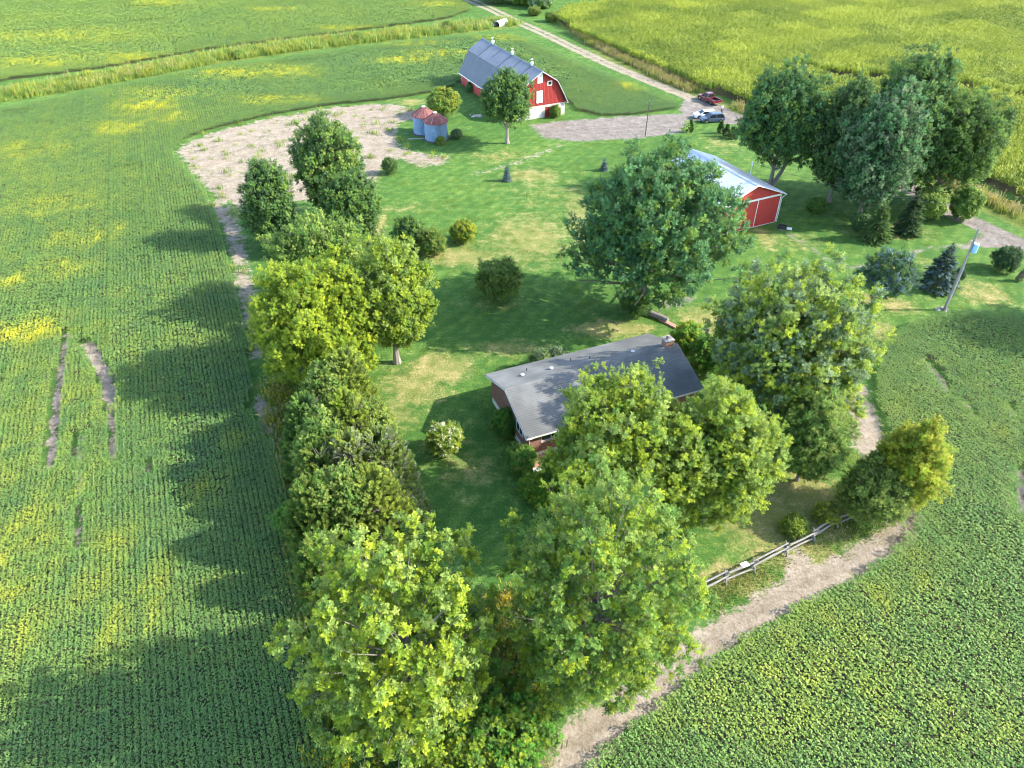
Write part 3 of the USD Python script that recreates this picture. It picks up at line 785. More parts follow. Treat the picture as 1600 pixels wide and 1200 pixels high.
def crop(name, label, region, ang, sizes, kinds, far, mats, variants=3, jitter=.06, cat='crop'):
    """Fills a region with square patches of crop, large ones inside and small ones along its edges."""
    rng = rng_of(label)
    u, v = np.array([math.cos(ang), -math.sin(ang)]), np.array([math.sin(ang), math.cos(ang)])   # across, along the rows
    shapely.prepare(region)
    x0, y0, x1, y1 = region.bounds
    cs = np.array([(x0, y0), (x1, y0), (x1, y1), (x0, y1)])
    S = sizes[0]
    i0, i1 = math.floor((cs @ u).min() / S), math.ceil((cs @ u).max() / S)
    j0, j1 = math.floor((cs @ v).min() / S), math.ceil((cs @ v).max() / S)
    I, J = np.meshgrid(np.arange(i0, i1), np.arange(j0, j1))
    A, B = (I.ravel() + .5) * S, (J.ravel() + .5) * S
    res = []
    for lv, S in enumerate(sizes):
        C = A[:, None] * u + B[:, None] * v
        ok = in_view(C[:, 0], C[:, 1], 330 + (200 if lv == 0 else 0))
        A, B, C = A[ok], B[ok], C[ok]
        if not len(A):
            break
        h = S / 2
        sq = shapely.polygons(np.stack([C + u * a + v * b for a, b in ((-h, -h), (h, -h), (h, h), (-h, h))], 1))
        inside = shapely.contains(region, sq)
        last = lv == len(sizes) - 1
        hit = shapely.intersects(region, sq)
        dist = np.hypot(C[:, 1], CAM_H)
        keep = inside & (dist > far[lv])
        if last:
            keep = shapely.contains(region, shapely.points(C))
        res.append((lv, C[keep]))
        if last:
            break
        sub = hit & ~keep
        a, b = A[sub], B[sub]
        q = S / 4
        A = np.concatenate([a - q, a + q, a - q, a + q])
        B = np.concatenate([b - q, b - q, b + q, b + q])
    pos, quat, scl, which, protos, index = [], [], [], [], [], {}
    for lv, C in res:
        n = len(C)
        if not n:
            continue
        tone = rng.integers(0, len(mats), n)
        var = rng.integers(0, variants, n)
        for k in range(n):
            key = (lv, tone[k], var[k])
            if key not in index:
                index[key] = len(protos)
                protos.append(piece(kinds[lv], mats[tone[k]], int(var[k])))
            which.append(index[key])
        yaw = np.full(n, -ang) + math.pi * rng.integers(0, 2, n)
        quat.append(np.stack([0 * yaw, 0 * yaw, np.sin(yaw / 2), np.cos(yaw / 2)], 1))
        pos.append(np.stack([C[:, 0], C[:, 1], rng.normal(0, jitter, n) * .5], 1))
        z = rng.normal(1, jitter, n) * (1 + .20 * meshkit.noise(np.stack([C[:, 0] * .15, C[:, 1] * .15, 0 * C[:, 0]], 1), 8))
        scl.append(np.stack([np.full(n, 1.02), np.full(n, 1.02), np.clip(z, .75, 1.3)], 1))
    return instancer('/World', name, protos, np.concatenate(pos), np.concatenate(quat), np.concatenate(scl), which, label, cat, 'stuff', 'crop_patch')


crop('soybean_crop', 'rows of soybeans with yellow patches left of the hedge and behind the barn', R['soy_a'], ROW, (10.08, 5.04, 2.52, 1.26, .63), ('soy8', 'soy4', 'soy2', 'soy1', 'soy0'), (165, 66, 0, 0, 0), ['soy_leaf_left'])
crop('soybean_crop', 'soybean field beyond the weedy ditch at the top left', R['soy_b'], ROW, (10.08, 5.04, 2.52, 1.26), ('soy8', 'soy4', 'soy2', 'soy1'), (150, 60, 0, 0), ['soy_leaf_far'])
crop('soybean_crop', 'green soybean field curving round the right lawn edge', R['soy_c'], ROW, (5.04, 2.52, 1.26, .63), ('soy4', 'soy2', 'soy1', 'soy0'), (50, 0, 0, 0), ['soy_leaf_right'])
crop('corn_crop', 'tall yellow green corn field filling the top right', R['corn'], math.radians(-25.5), (9.12, 4.56, 2.28), ('corn8', 'corn4', 'corn2'), (150, 0, 0), ['corn_leaf'], jitter=.04, variants=3)


def strew(name, label, cat, region, dens, kinds, size=(.8, 1.3), clump=.0):
    rng = rng_of(label)
    x0, y0, x1, y1 = region.bounds
    n = int((x1 - x0) * (y1 - y0) * dens)
    X, Y = rng.uniform(x0, x1, n), rng.uniform(y0, y1, n)
    p = np.stack([X, Y, 0 * X], 1)
    ok = shapely.contains(region, shapely.points(X, Y)) & in_view(X, Y) & (meshkit.noise(p * .35, 5) > clump - 1 + .5 * rng.normal(0, .4, n))
    X, Y = X[ok], Y[ok]
    n = len(X)
    yaw = rng.uniform(0, 6.28, n)
    protos = [piece(k, m, v) for k, m in kinds for v in range(2)]
    s = rng.uniform(*size, n) * (1 + .3 * meshkit.noise(np.stack([X * .3, Y * .3, 0 * X], 1), 6))
    instancer('/World', name, protos, np.stack([X, Y, 0 * X], 1), np.stack([0 * yaw, 0 * yaw, np.sin(yaw / 2), np.cos(yaw / 2)], 1), s, rng.integers(0, len(protos), n), label, cat, 'stuff', 'tuft')


ditch = line([(-300, 190), (0, 151), (190, 121), (330, 92), (480, 71), (640, 54), (720, 44), (780, 38), (800, 33)], 9.0)
ditch = ditch.difference(sg.Point(*(G(776, 42))).buffer(3.2))
strew('ditch_reeds', 'reeds and tall weeds along the drainage ditch between the fields', 'reeds', ditch, 1.5, [('reed', 'weed_green'), ('tan', 'weed_green'), ('weed', 'weed_green'), ('goldenrod', 'weed_green'), ('reed', 'leaf_light'), ('weed', 'leaf_green'), ('weed', 'leaf_light')], (.6, 1.5), .3)
strew('roadside_weeds', 'tan and golden weeds between the lane and the corn', 'weeds', line([(893, 40), (922, 66), (975, 94), (1054, 131), (1140, 166), (1300, 222), (1480, 282), (1545, 313), (1600, 345), (1700, 391)], 2.6).difference(sg.Point(40.9, 156.7).buffer(6.0)), 2.0, [('tan', 'weed_tan'), ('goldenrod', 'weed_green'), ('tan', 'weed_green'), ('weed', 'weed_tan')], (.7, 1.2))
strew('hedge_weeds', 'rough grass and weeds under the hedge trees', 'weeds', shapely.union_all([line([(432, 600), (462, 760), (480, 900), (510, 1100), (520, 1230)], 2.6), poly([(640, 1060), (850, 1060), (860, 1190), (780, 1240), (560, 1240)])]), 2.4, [('weed', 'weed_green'), ('weed', 'grass_blade'), ('tan', 'weed_green'), ('goldenrod', 'weed_green')], (.6, 1.1))
strew('meadow_grass', 'long yellowish grass between the two nearest trees', 'grass', poly([(740, 950), (800, 930), (840, 950), (850, 1060), (770, 1060)]), 4, [('weed', 'weed_green'), ('tan', 'weed_gold'), ('weed', 'grass_blade')], (.5, .9))
strew('verge_grass', 'unmown grass along the split rail fence and right path', 'grass', shapely.union_all([line([(1100, 940), (1180, 900), (1250, 868), (1330, 828), (1390, 800)], 2.0), line([(1330, 620), (1320, 690), (1330, 740)], 1.2)]).difference(D['dirt_path']), 3, [('grass', 'grass_blade'), ('grass', 'weed_tan'), ('grass', 'weed_green')], (.8, 1.6))
strew('yard_weeds', 'scattered low weeds creeping over the pale earth yard', 'weeds', D['dirt_yard'].buffer(.8), .22, [('grass', 'weed_green'), ('weed', 'weed_green'), ('grass', 'weed_tan')], (.4, 1.0), .95)
lawn_area = poly([(590, 290), (760, 180), (1100, 190), (1160, 260), (1250, 300), (1460, 330), (1500, 400), (1600, 440), (1590, 488), (1380, 525), (1350, 700), (1400, 780), (1290, 890), (1100, 990), (850, 1180), (640, 1160), (560, 860), (560, 600), (600, 420)])
strew('lawn_grass', 'short grass tufts of the lawn', 'grass', lawn_area.difference(shapely.union_all(list(D.values()))), .6, [('grass', 'grass_blade'), ('grass', 'weed_green')], (.45, .9))


# ------------------------------------------------------------------ trees
def trunk_mesh(parent, rng, tips, h0, rad, lean=(0, 0), bark='bark', forks=None):
    mb = MB()
    top = np.array([lean[0], lean[1], h0])
    n = 7
    pts = [np.array([lean[0] * t ** 1.5 + rng.normal(0, .05) * (0 < t < 1), lean[1] * t ** 1.5 + rng.normal(0, .05) * (0 < t < 1), h0 * t - .1]) for t in np.linspace(0, 1, n)]
    mb.tube(pts, [rad * (1.5 if i == 0 else 1.0 - .75 * i / (n - 1)) for i in range(n)], 8)
    for q in tips:
        t = np.clip(q[2] / h0 * .55, .18, .85)
        k = t * (n - 1)
        b = pts[int(k)] * (1 - k % 1) + pts[min(int(k) + 1, n - 1)] * (k % 1)
        mid = b * .45 + q * .55 + np.array([0, 0, .12 * np.linalg.norm(q - b)]) * rng.uniform(-.3, .6) + rng.normal(0, .15, 3)
        r0 = max(rad * .36 * (1 - .6 * t), .035)
        mb.tube([b, b * .72 + mid * .28 + rng.normal(0, .06, 3), mid, q], [r0, r0 * .8, r0 * .5, r0 * .16], 5, False)
    return mb.put(parent, 'trunk', bark)


def place_crown(parent, mats, kind, pos, dirs, scale, rng, name='crown', variants=3):
    protos = [piece(kind, m, v) for m in mats for v in range(variants)]
    n = len(pos)
    which = rng.integers(0, len(protos), n)
    instancer(parent, name, protos, pos, quats(dirs, rng.uniform(0, 6.28, n)), scale, which, None, None, 'stuff')


def tree(name, label, cat, X, Y, h, r, zb, mats, sprig='sprig', s=1.0, dens=1.0, up=.35, lobe=.30, rough=.16, trunk=None, square=2.0, group=None, seed='', hollow=.12, lean=(0, 0), limbs=46, egg=0.0, trunks=1):
    """A broad-leaved tree: limbs to lobes of foliage spread over the crown, each lobe a cloud of leafy shoots."""
    rng = rng_of(label + seed)
    t = thing(name, label, cat, (X, Y, 0), 0, group)
    rz = (h - zb) / 2
    zc = zb + rz
    rm = min(r, rz)
    lr0 = max(lobe * .85 * rm, .34 * s)
    n = int(np.clip(4 * math.pi * (r * rz) / (2.0 * lr0 * lr0), 11, 150))
    i = np.arange(n) + .5
    zz = 1 - 1.86 * i / n
    ph = i * 2.39996 + rng.normal(0, .25, n)
    zz = np.clip(zz + rng.normal(0, .07, n), -.9, 1)
    rr = np.sqrt(1 - zz * zz)
    d = np.stack([rr * np.cos(ph), rr * np.sin(ph), zz], 1)
    sq = (np.abs(rr) ** square + np.abs(zz) ** square) ** (-1 / square)
    sc = sq * (1 + rough * 1.6 * meshkit.noise(d * 1.7 + rng.uniform(0, 50, 3), 1) + rng.normal(0, .12, n))
    wide = 1 - egg * zz                                         # egg > 0: widest below the middle
    c = d * sc[:, None] * np.maximum(np.array([r, r, rz]) - lr0 * .9 - .5 * s, .25 * rm) * np.stack([wide, wide, np.ones(n)], 1)
    c[:, 2] += zc
    c[:, :2] += np.array(lean) * (c[:, 2:3] / h)
    P_, D_, S_ = [], [], []
    core = np.array([0, 0, zc - .25 * rz])
    for k in range(n):                                          # each lobe: a plume of shoots along a bough that bends upward
        lr = lr0 * rng.uniform(.65, 1.35)
        tip = c[k] + d[k] * rng.uniform(-.5, .6) * lr
        base = core + (tip - core) * rng.uniform(.42, .6)
        m = max(6, int(dens * 7.6 * (lr / s) ** 2 + 6))
        tt = rng.uniform(.15, 1.08, m) ** .8
        sp = base + (tip - base) * tt[:, None] + np.array([0, 0, up * 1.1]) * lr * (tt ** 2)[:, None]
        ax = unit(tip - base + np.array([0, 0, up * 1.8]) * lr)
        nn = rng.normal(0, 1, (m, 3)) + np.array([0, 0, .3])
        nn = unit(nn - ax * (nn @ ax)[:, None])
        R_ = lr * (.35 + .85 * np.sin(np.pi * np.clip(tt, 0, 1) ** .75)) * np.where(tt > .85, .6, 1)
        P_.append(sp + nn * (R_ * rng.uniform(.25, 1, m) ** .5)[:, None])
        D_.append(nn * .8 + ax * (.35 + .5 * tt)[:, None] + np.array([0, 0, up]) + rng.normal(0, .3, (m, 3)))
        S_.append(s * rng.uniform(.65, 1.2, m))
    m = int(len(np.concatenate(P_)) * hollow)
    q = unit(rng.normal(0, 1, (m, 3))) * rng.uniform(.3, .65, (m, 1)) * np.array([r, r, rz])
    q[:, 2] += zc
    P_.append(q)
    D_.append(rng.normal(0, 1, (m, 3)) + np.array([0, 0, .5]))
    S_.append(s * rng.uniform(.8, 1.3, m))
    P_, D_, S_ = np.concatenate(P_), np.concatenate(D_), np.concatenate(S_)
    # settle the leafy outline on the surveyed spread and height
    T_ = P_ + unit(D_) * (S_ * .8)[:, None]
    off = np.array(lean) * (T_[:, 2:3] / h)
    kh = (r - .4 * s) / np.quantile(np.hypot(*(P_[:, :2] - np.array(lean) * (P_[:, 2:3] / h)).T), .965)
    kz = (h - .55 * s - zc) / (np.quantile(P_[:, 2], .99) - zc)
    for A in (P_, c):
        o2 = np.array(lean) * (A[:, 2:3] / h)
        A[:, :2] = (A[:, :2] - o2) * kh + o2
        A[:, 2] = zc + (A[:, 2] - zc) * np.where(A[:, 2] > zc, kz, min(kz, kh, 1.0))
    ok = P_[:, 2] > .12
    tips = c[rng.permutation(n)[:min(limbs, n)]]
    trunk_mesh(t, rng, tips, zb + rz * 1.3, trunk or (.028 * h + .03), lean=(lean[0] * .7, lean[1] * .7))
    place_crown(t, mats, sprig, P_[ok], D_[ok], S_[ok], rng)
    return t


def conifer(name, label, cat, X, Y, h, r, zb, mats, kind='spray', dens=1.0, s=1.0, droop=-.15, power=.8, group=None, col=0.0, trunk=None):
    """A spruce: whorls of boughs on a tapering trunk. col > 0 makes the outline more of a column."""
    rng = rng_of(label)
    t = thing(name, label, cat, (X, Y, 0), 0, group)
    P_, D_, S_ = [], [], []
    step = max(.16, .085 * h ** .6) / dens
    z = max(zb, .05)
    while z < h - .1:
        u_ = (z - zb) / (h - zb)
        rad = r * ((1 - u_) ** power * (1 - col) + col * (1 - u_ ** 4)) * (.55 + .45 * min(1, u_ / .08 + .4)) * rng.uniform(.82, 1.15) + .05
        m = int(5 + 7 * rad / max(s * .55, .3))
        for k in range(m):
            a = rng.uniform(0, 6.28)
            rk = rad * rng.uniform(.75, 1.12)
            L = min(rk, s * rng.uniform(.75, 1.2) + .15)
            e = rk - L * .92
            dr = droop + .9 * u_ ** 2 + rng.normal(0, .10)
            P_.append((e * math.cos(a), e * math.sin(a), z + rng.normal(0, step * .5)))
            D_.append((math.cos(a), math.sin(a), dr))
            S_.append(L)
        z += step * rng.uniform(.8, 1.2)
    P_.append((0, 0, h - .45 * s))
    D_.append((.05, 0, 1))
    S_.append(.5 * s)
    P_, D_, S_ = np.array(P_), np.array(D_), np.array(S_)
    mb = MB()
    tr = trunk or (.022 * h + .02)
    mb.tube([(0, 0, -.1), (0, 0, h * .5), (0, 0, h * .96)], [tr, tr * .55, .01], 7)
    mb.put(t, 'trunk', 'bark')
    # bough spray: flat side up
    d = unit(D_)
    roll = np.arctan2(d[:, 1], d[:, 0]) * 0
    protos = [piece(kind, m, v) for m in mats for v in range(3)]
    yup = np.array([0, 0, 1.0]) - d * d[:, 2:3]
    yup = unit(yup + 1e-6)
    xax = np.cross(yup, d)
    Rm = np.stack([xax, yup, d], 2)
    from scipy.spatial.transform import Rotation
    q = Rotation.from_matrix(Rm).as_quat()
    instancer(t, 'crown', protos, P_, q, S_, rng.integers(0, len(protos), len(P_)), kind='stuff')
    return t


def cedar(name, label, cat, X, Y, h, r, zb, mats, s=.9, dens=1.0, group=None, point=.75, twigs=0, lean=(0, 0), kind='plume'):
    """A dense upright cedar, arborvitae or juniper of plumes that point up and out."""
    rng = rng_of(label)
    t = thing(name, label, cat, (X, Y, 0), 0, group)
    n = int(dens * 6.5 * 2 * math.pi * r * h / (s * s)) + 20
    z = rng.uniform(zb, h - s * .45, n)
    u_ = np.clip((z - zb) / (h - zb), 0, 1)
    prof = np.minimum(1, (u_ + .12) / .22) ** .5 * (1 - u_ ** 1.6) ** point
    a = rng.uniform(0, 6.28, n)
    bump = 1 + .30 * meshkit.noise(np.stack([np.cos(a) * 1.6, np.sin(a) * 1.6, z * .8 / max(r, .5)], 1) + rng.uniform(0, 40, 3), 2)
    rad = np.maximum(r * prof * bump * rng.uniform(.6, 1, n) ** .5 - .15 * s, .02)
    pos = np.stack([rad * np.cos(a) + lean[0] * u_, rad * np.sin(a) + lean[1] * u_, z], 1)
    dirs = np.stack([np.cos(a) * .55, np.sin(a) * .55, np.full(n, .85)], 1) + rng.normal(0, .2, (n, 3))
    mb = MB()
    mb.tube([(0, 0, -.1), (lean[0] * .5, lean[1] * .5, h * .55), (lean[0], lean[1], h * .9)], [.03 * h ** .8 + .02, .02 * h ** .8, .01], 7)
    mb.put(t, 'trunk', 'bark')
    place_crown(t, mats, kind, pos, dirs, s * rng.uniform(.7, 1.15, n), rng)
    if twigs:
        m = twigs
        z = rng.uniform(h * .4, h * .95, m)
        a = rng.uniform(-2.4, .6, m)
        rad = r * .8 * (1 - ((z - zb) / (h - zb)) ** 2) ** .5
        place_crown(t, ['twig'], 'twigs', np.stack([rad * np.cos(a), rad * np.sin(a), z], 1), np.stack([np.cos(a) * .6, np.sin(a) * .6, np.ones(m)], 1), rng.uniform(.9, 1.8, m), rng, 'bare_twigs')
    return t


tree('maple_tree', 'largest dark green maple, between the red shed and the farmhouse', 'tree', 15.6, 76.3, 19.8, 9.4, 2.6, ['leaf_bluegreen', 'leaf_bluegreen', 'leaf_green'], s=1.15, up=.75, trunk=.62, rough=.26, limbs=70, lobe=.22, lean=(1.0, -1.0), egg=.30, hollow=.05)
tree('maple_tree', 'round green maple, yellower on its right side, right of the farmhouse chimney', 'tree', 25.5, 54.9, 16.8, 7.1, 1.6, ['leaf_silver', 'leaf_light', 'leaf_lime'], s=1.05, up=.6, trunk=.45, lobe=.26, egg=.1)
tree('maple_tree', 'lime green maple touching the front eave of the farmhouse', 'tree', 8.6, 42.9, 14.0, 5.7, 1.2, ['leaf_lime', 'leaf_light'], s=.95, up=.3, trunk=.36, lobe=.27)
tree('maple_tree', 'lime green maple beyond the right front corner of the farmhouse', 'tree', 16.3, 42.6, 13.2, 4.6, .6, ['leaf_lime', 'leaf_light'], s=.95, up=.3, trunk=.36, lobe=.36, rough=.2)
tree('maple_tree', 'lime green maple squeezed between the two in front of the farmhouse', 'tree', 12.7, 41.6, 12.2, 3.9, .8, ['leaf_lime', 'leaf_light'], s=.95, up=.3, trunk=.3, lobe=.34, rough=.24)
tree('ash_tree', 'largest light green tree at the bottom, in front of the farmhouse maples', 'tree', 5.4, 27.6, 18.8, 5.8, .6, ['leaf_light', 'leaf_lime', 'leaf_green'], sprig='sprig', s=.85, up=.3, trunk=.42, dens=.9, lobe=.22, rough=.3, hollow=.05, limbs=110)
tree('catalpa_tree', 'open pale green tree with big leaves at the bottom beside the left field', 'tree', -6.6, 25.0, 16.6, 6.0, 1.0, ['leaf_lime', 'leaf_light'], sprig='big', s=.9, up=.2, dens=.42, rough=.4, hollow=.03, trunk=.36, limbs=110, lobe=.21, square=2.1)
tree('understory_tree', 'low dark green tree between the two big bottom trees', 'tree', -1.4, 23.4, 4.0, 4.0, .2, ['leaf_bright', 'leaf_lime', 'leaf_green'], s=.7, up=.3, trunk=.16)
tree('understory_tree', 'low yellow green shrubby tree at the bottom edge', 'tree', -3.4, 20.6, 3.4, 3.2, .1, ['leaf_lime', 'leaf_olive'], s=.6, up=.3, trunk=.1)
tree('maple_tree', 'broad yellow green maple at the left end of the lawn hedge', 'tree', -19.6, 62.0, 13.6, 6.6, 1.0, ['leaf_lime', 'leaf_lime', 'leaf_limegold'], s=.95, up=.3, trunk=.38, lobe=.27, rough=.2, egg=.15)
tree('maple_tree', 'fresh green maple behind the yellow green hedge maple', 'tree', -22.4, 76.5, 11.4, 5.6, .8, ['leaf_light', 'leaf_green'], s=.95, up=.4, trunk=.3)
tree('maple_tree', 'light green maple with grey trunk on the lawn side of the hedge', 'tree', -12.6, 65.2, 14.4, 4.5, 1.8, ['leaf_light', 'leaf_lime'], s=.9, up=.4, trunk=.34, lobe=.32, rough=.22)
tree('poplar_tree', 'tall ragged green tree in front of the pale earth yard', 'tree', -26.1, 101.8, 14.2, 5.0, .8, ['leaf_green', 'leaf_light', 'leaf_deep'], sprig='sprig', s=1.05, up=.8, trunk=.3, lobe=.3, rough=.34, hollow=.08)
tree('poplar_tree', 'dark green tree just behind the hedge maples, below the ragged tall tree', 'tree', -22.0, 94.2, 9.8, 4.0, .3, ['leaf_deep', 'leaf_green'], sprig='sprig', s=.9, up=.6, trunk=.22, lobe=.32)
tree('small_tree', 'small dark tree standing alone at the left end of the hedge', 'tree', -32.8, 92.9, 11.6, 3.3, .6, ['leaf_deep', 'leaf_deep', 'leaf_green'], sprig='sprig', s=.9, up=.5, trunk=.22, lobe=.34, rough=.34)
tree('barn_tree', 'round dark tree on a bare trunk in front of the barn', 'tree', -.85, 132.4, 12.4, 4.4, 3.2, ['leaf_green', 'leaf_deep'], sprig='sprig', s=1.0, up=.3, trunk=.3, lobe=.32)
t = tree('forked_tree', 'dark leafy tree with forked trunk behind the red shed', 'tree', 41.2, 112.2, 18.2, 6.3, 3.6, ['leaf_deep', 'leaf_green', 'leaf_bluegreen'], sprig='sprig', s=1.1, up=.3, trunk=.36, lobe=.27, rough=.22)
mb = MB()
mb.tube([(.1, 0, 0), (1.2, -.3, 3.0), (2.6, -.3, 7.5), (3.2, 0, 11)], [.40, .30, .22, .1], 7)
mb.put(t, 'limb', 'bark')
tree('dark_pine', 'dark tree squeezed between the forked tree and the grey green willow', 'tree', 49.0, 107.2, 17.6, 4.6, .6, ['needle_green', 'leaf_deep'], sprig='sprig', s=1.05, up=.5, trunk=.3, lobe=.34, rough=.26)
tree('willow_tree', 'silvery grey green tree at the front of the grove by the lane', 'tree', 51.6, 101.6, 18.2, 5.2, .8, ['leaf_silver', 'leaf_bluegreen'], sprig='sprig', s=1.05, up=.4, trunk=.34, lobe=.3, rough=.2)
tree('tall_tree', 'tallest tree of the grove, with feathery top over the corn', 'tree', 58.4, 109.0, 20.6, 7.0, 1.2, ['leaf_bluegreen', 'leaf_green', 'needle_green'], sprig='sprig', s=1.1, up=.7, trunk=.42, lobe=.3, rough=.28, egg=.25)
tree('tall_tree', 'right hand tree of the grove with spiky side boughs', 'tree', 65.0, 107.2, 16.6, 6.6, 1.0, ['needle_green', 'leaf_green'], sprig='sprig', s=1.1, up=.5, trunk=.36, lobe=.32, rough=.34)
for i, (x, y, hh, rr) in enumerate([(50.3, 97.9, 2.2, 1.2), (45.9, 103.8, 1.9, 1.1), (61.5, 101.5, 4.2, 2.2), (66.5, 101.0, 4.6, 2.0)]):
    tree('undergrowth_shrub', ['dark shrub under the silvery tree of the grove', 'shrub at the foot of the dark squeezed tree', 'light green shrub between the grove and the lane', 'tall shrub right of the grove by the lane'][i], 'shrub', x, y, hh, rr, .05, [['leaf_deep'], ['leaf_green'], ['leaf_light'], ['leaf_green', 'leaf_light']][i], sprig='far', s=.6, trunk=.06, limbs=6)
mb = MB()
t = thing('tree_stump', 'dark upright stump on the shaded lawn below the grove', 'stump', (55.2, 106.0 - 8.5, 0))
mb.tube([(0, 0, -.1), (.05, 0, .6), (.12, .05, 1.35)], [.28, .2, .16], 8).put(t, 'wood', 'bark')

conifer('spruce_tree', 'green spruce left of its taller twin below the grove', 'spruce', 51.2, 94.5, 6.0, 2.1, .1, ['needle_green', 'needle_green', 'leaf_green'], s=.85)
conifer('spruce_tree', 'dark spruce beside the lane, right of its twin', 'spruce', 56.5, 96.5, 6.5, 2.0, .1, ['needle_dark', 'needle_green'], s=.85, col=.15)
conifer('spruce_tree', 'bluish dark spruce between the pine and the utility pole', 'spruce', 53.9, 81.3, 6.4, 2.35, .1, ['needle_dark', 'needle_blue'], s=.9)
conifer('spruce_tree', 'small blue spruce on the lawn in front of the barn tree', 'spruce', -.8, 115.4, 2.9, .85, .02, ['needle_blue'], s=.4)
conifer('spruce_tree', 'small blue spruce on the lawn left of the largest maple', 'spruce', 15.5, 119.8, 2.3, .8, .02, ['needle_blue'], s=.4)
conifer('spruce_tree', 'blue spruce hidden among the farmhouse front maples', 'spruce', 8.0, 45.2, 10.4, 1.5, .1, ['needle_blue', 'needle_dark'], s=.8)
tree('pine_tree', 'open grey green pine with crooked trunk above the right maple', 'pine', 44.7, 76.9, 7.0, 3.3, 1.0, ['needle_green', 'needle_blue', 'leaf_bluegreen'], sprig='fine', s=.75, dens=.16, rough=.5, hollow=.02, up=.3, trunk=.17, limbs=60, lobe=.30, lean=(.9, .6))
tree('juniper_bush', 'dark bushy juniper near the lane at the right edge', 'bush', 64.7, 85.8, 3.2, 1.7, .05, ['needle_dark', 'leaf_deep'], sprig='fine', s=.5, trunk=.08, limbs=6, rough=.3)
tree('juniper_bush', 'small dark bush just right of the bluish spruce', 'bush', 57.6, 83.3, 1.5, .6, .05, ['needle_dark'], sprig='fine', s=.35, trunk=.05, limbs=4)
cedar('dead_shrub', 'thin brown leaning shrub at the far right of the lawn', 'shrub', 65.2, 82.9, 1.9, .3, .05, ['leaf_olive', 'bark'], s=.4, lean=(.5, .1))

CED = [('tall yellow cedar at the top of the hedge beside the lawn', -15.0, 52.8, 10.2, 2.5, ['cedar_yellow', 'cedar_yellow', 'leaf_olive'], 0), ('yellow green cedar in the middle of the hedge', -14.0, 47.6, 9.6, 2.5, ['cedar_yellow', 'leaf_olive', 'leaf_lime'], 6),
       ('grey half dead cedar with bare twigs in the hedge', -10.9, 44.8, 7.8, 2.7, ['leaf_grey', 'leaf_olive', 'leaf_light'], 30), ('lowest yellow cedar of the hedge, above the open pale tree', -10.9, 40.2, 7.8, 2.8, ['cedar_yellow', 'cedar_yellow', 'leaf_olive'], 8),
       ('green cedar at the lower field side of the hedge', -15.2, 38.8, 8.2, 2.3, ['leaf_green', 'leaf_olive'], 0), ('dark shaded cedar at the upper field side of the hedge', -17.6, 47.5, 9.2, 2.2, ['leaf_green', 'needle_green'], 6),
       ('pale green cedar between two darker ones on the field side', -15.8, 43.2, 7.8, 2.2, ['leaf_olive', 'leaf_light'], 10), ('small dull cedar under the yellow green hedge maple', -17.6, 54.5, 7.0, 2.2, ['leaf_olive', 'leaf_green'], 0),
       ('olive cedar between the tall yellow one and the lawn', -12.6, 50.2, 6.6, 1.9, ['leaf_olive', 'cedar_yellow'], 4), ('pale olive cedar behind the grey half dead one', -13.2, 43.6, 8.6, 2.2, ['leaf_grey', 'cedar_yellow'], 10), ('low green cedar beside the open pale tree at the field edge', -14.0, 34.6, 6.6, 2.0, ['leaf_green', 'leaf_olive'], 0)]
for lb, x, y, hh, rr, ms in [('leafy green tree in the hedge left of the tall yellow cedar', -16.6, 51.2, 9.4, 2.6, ['leaf_green', 'leaf_olive', 'leaf_light']), ('leafy mid green tree in the middle of the hedge', -15.9, 45.6, 9.0, 2.5, ['leaf_green', 'leaf_light']),
                            ('leafy olive tree of the hedge just above the open pale tree', -13.0, 39.6, 8.2, 2.6, ['leaf_olive', 'leaf_light', 'leaf_green']), ('leafy light green tree on the lawn side of the hedge', -12.4, 48.4, 7.6, 2.1, ['leaf_light', 'leaf_olive'])]:
    tree('hedge_tree', lb, 'tree', x, y, hh, rr, .4, ms, s=.75, up=.5, trunk=.14, lobe=.34, rough=.3, limbs=20, group='leafy trees of the hedge')
for lb, x, y, hh, rr, ms, tw in CED:
    cedar('cedar_tree', lb, 'cedar', x, y, hh, rr, .2, ms, s=1.0, twigs=tw, point=.6)
tree('hedge_shrub', 'bright green shrub at the field edge under the dark cedars', 'shrub', -17.9, 41.0, 3.2, 1.6, .1, ['leaf_bright', 'leaf_green'], s=.6, trunk=.07, limbs=6)
tree('hedge_shrub', 'pale shrub at the lawn side foot of the grey cedar', 'shrub', -8.4, 42.6, 2.6, 1.3, .1, ['leaf_grey', 'leaf_olive'], s=.5, trunk=.06, limbs=6)
tree('hedge_shrub', 'deep green shrub on the field side below the fresh green maple', 'shrub', -26.5, 70.0, 4.0, 2.0, .1, ['leaf_green', 'leaf_bright'], s=.7, trunk=.08, limbs=6)
tree('hedge_shrub', 'dark shrub at the foot of the small dark lone tree', 'shrub', -31.5, 90.3, 3.0, 1.9, .1, ['leaf_deep'], sprig='far', s=.6, trunk=.08, limbs=6)

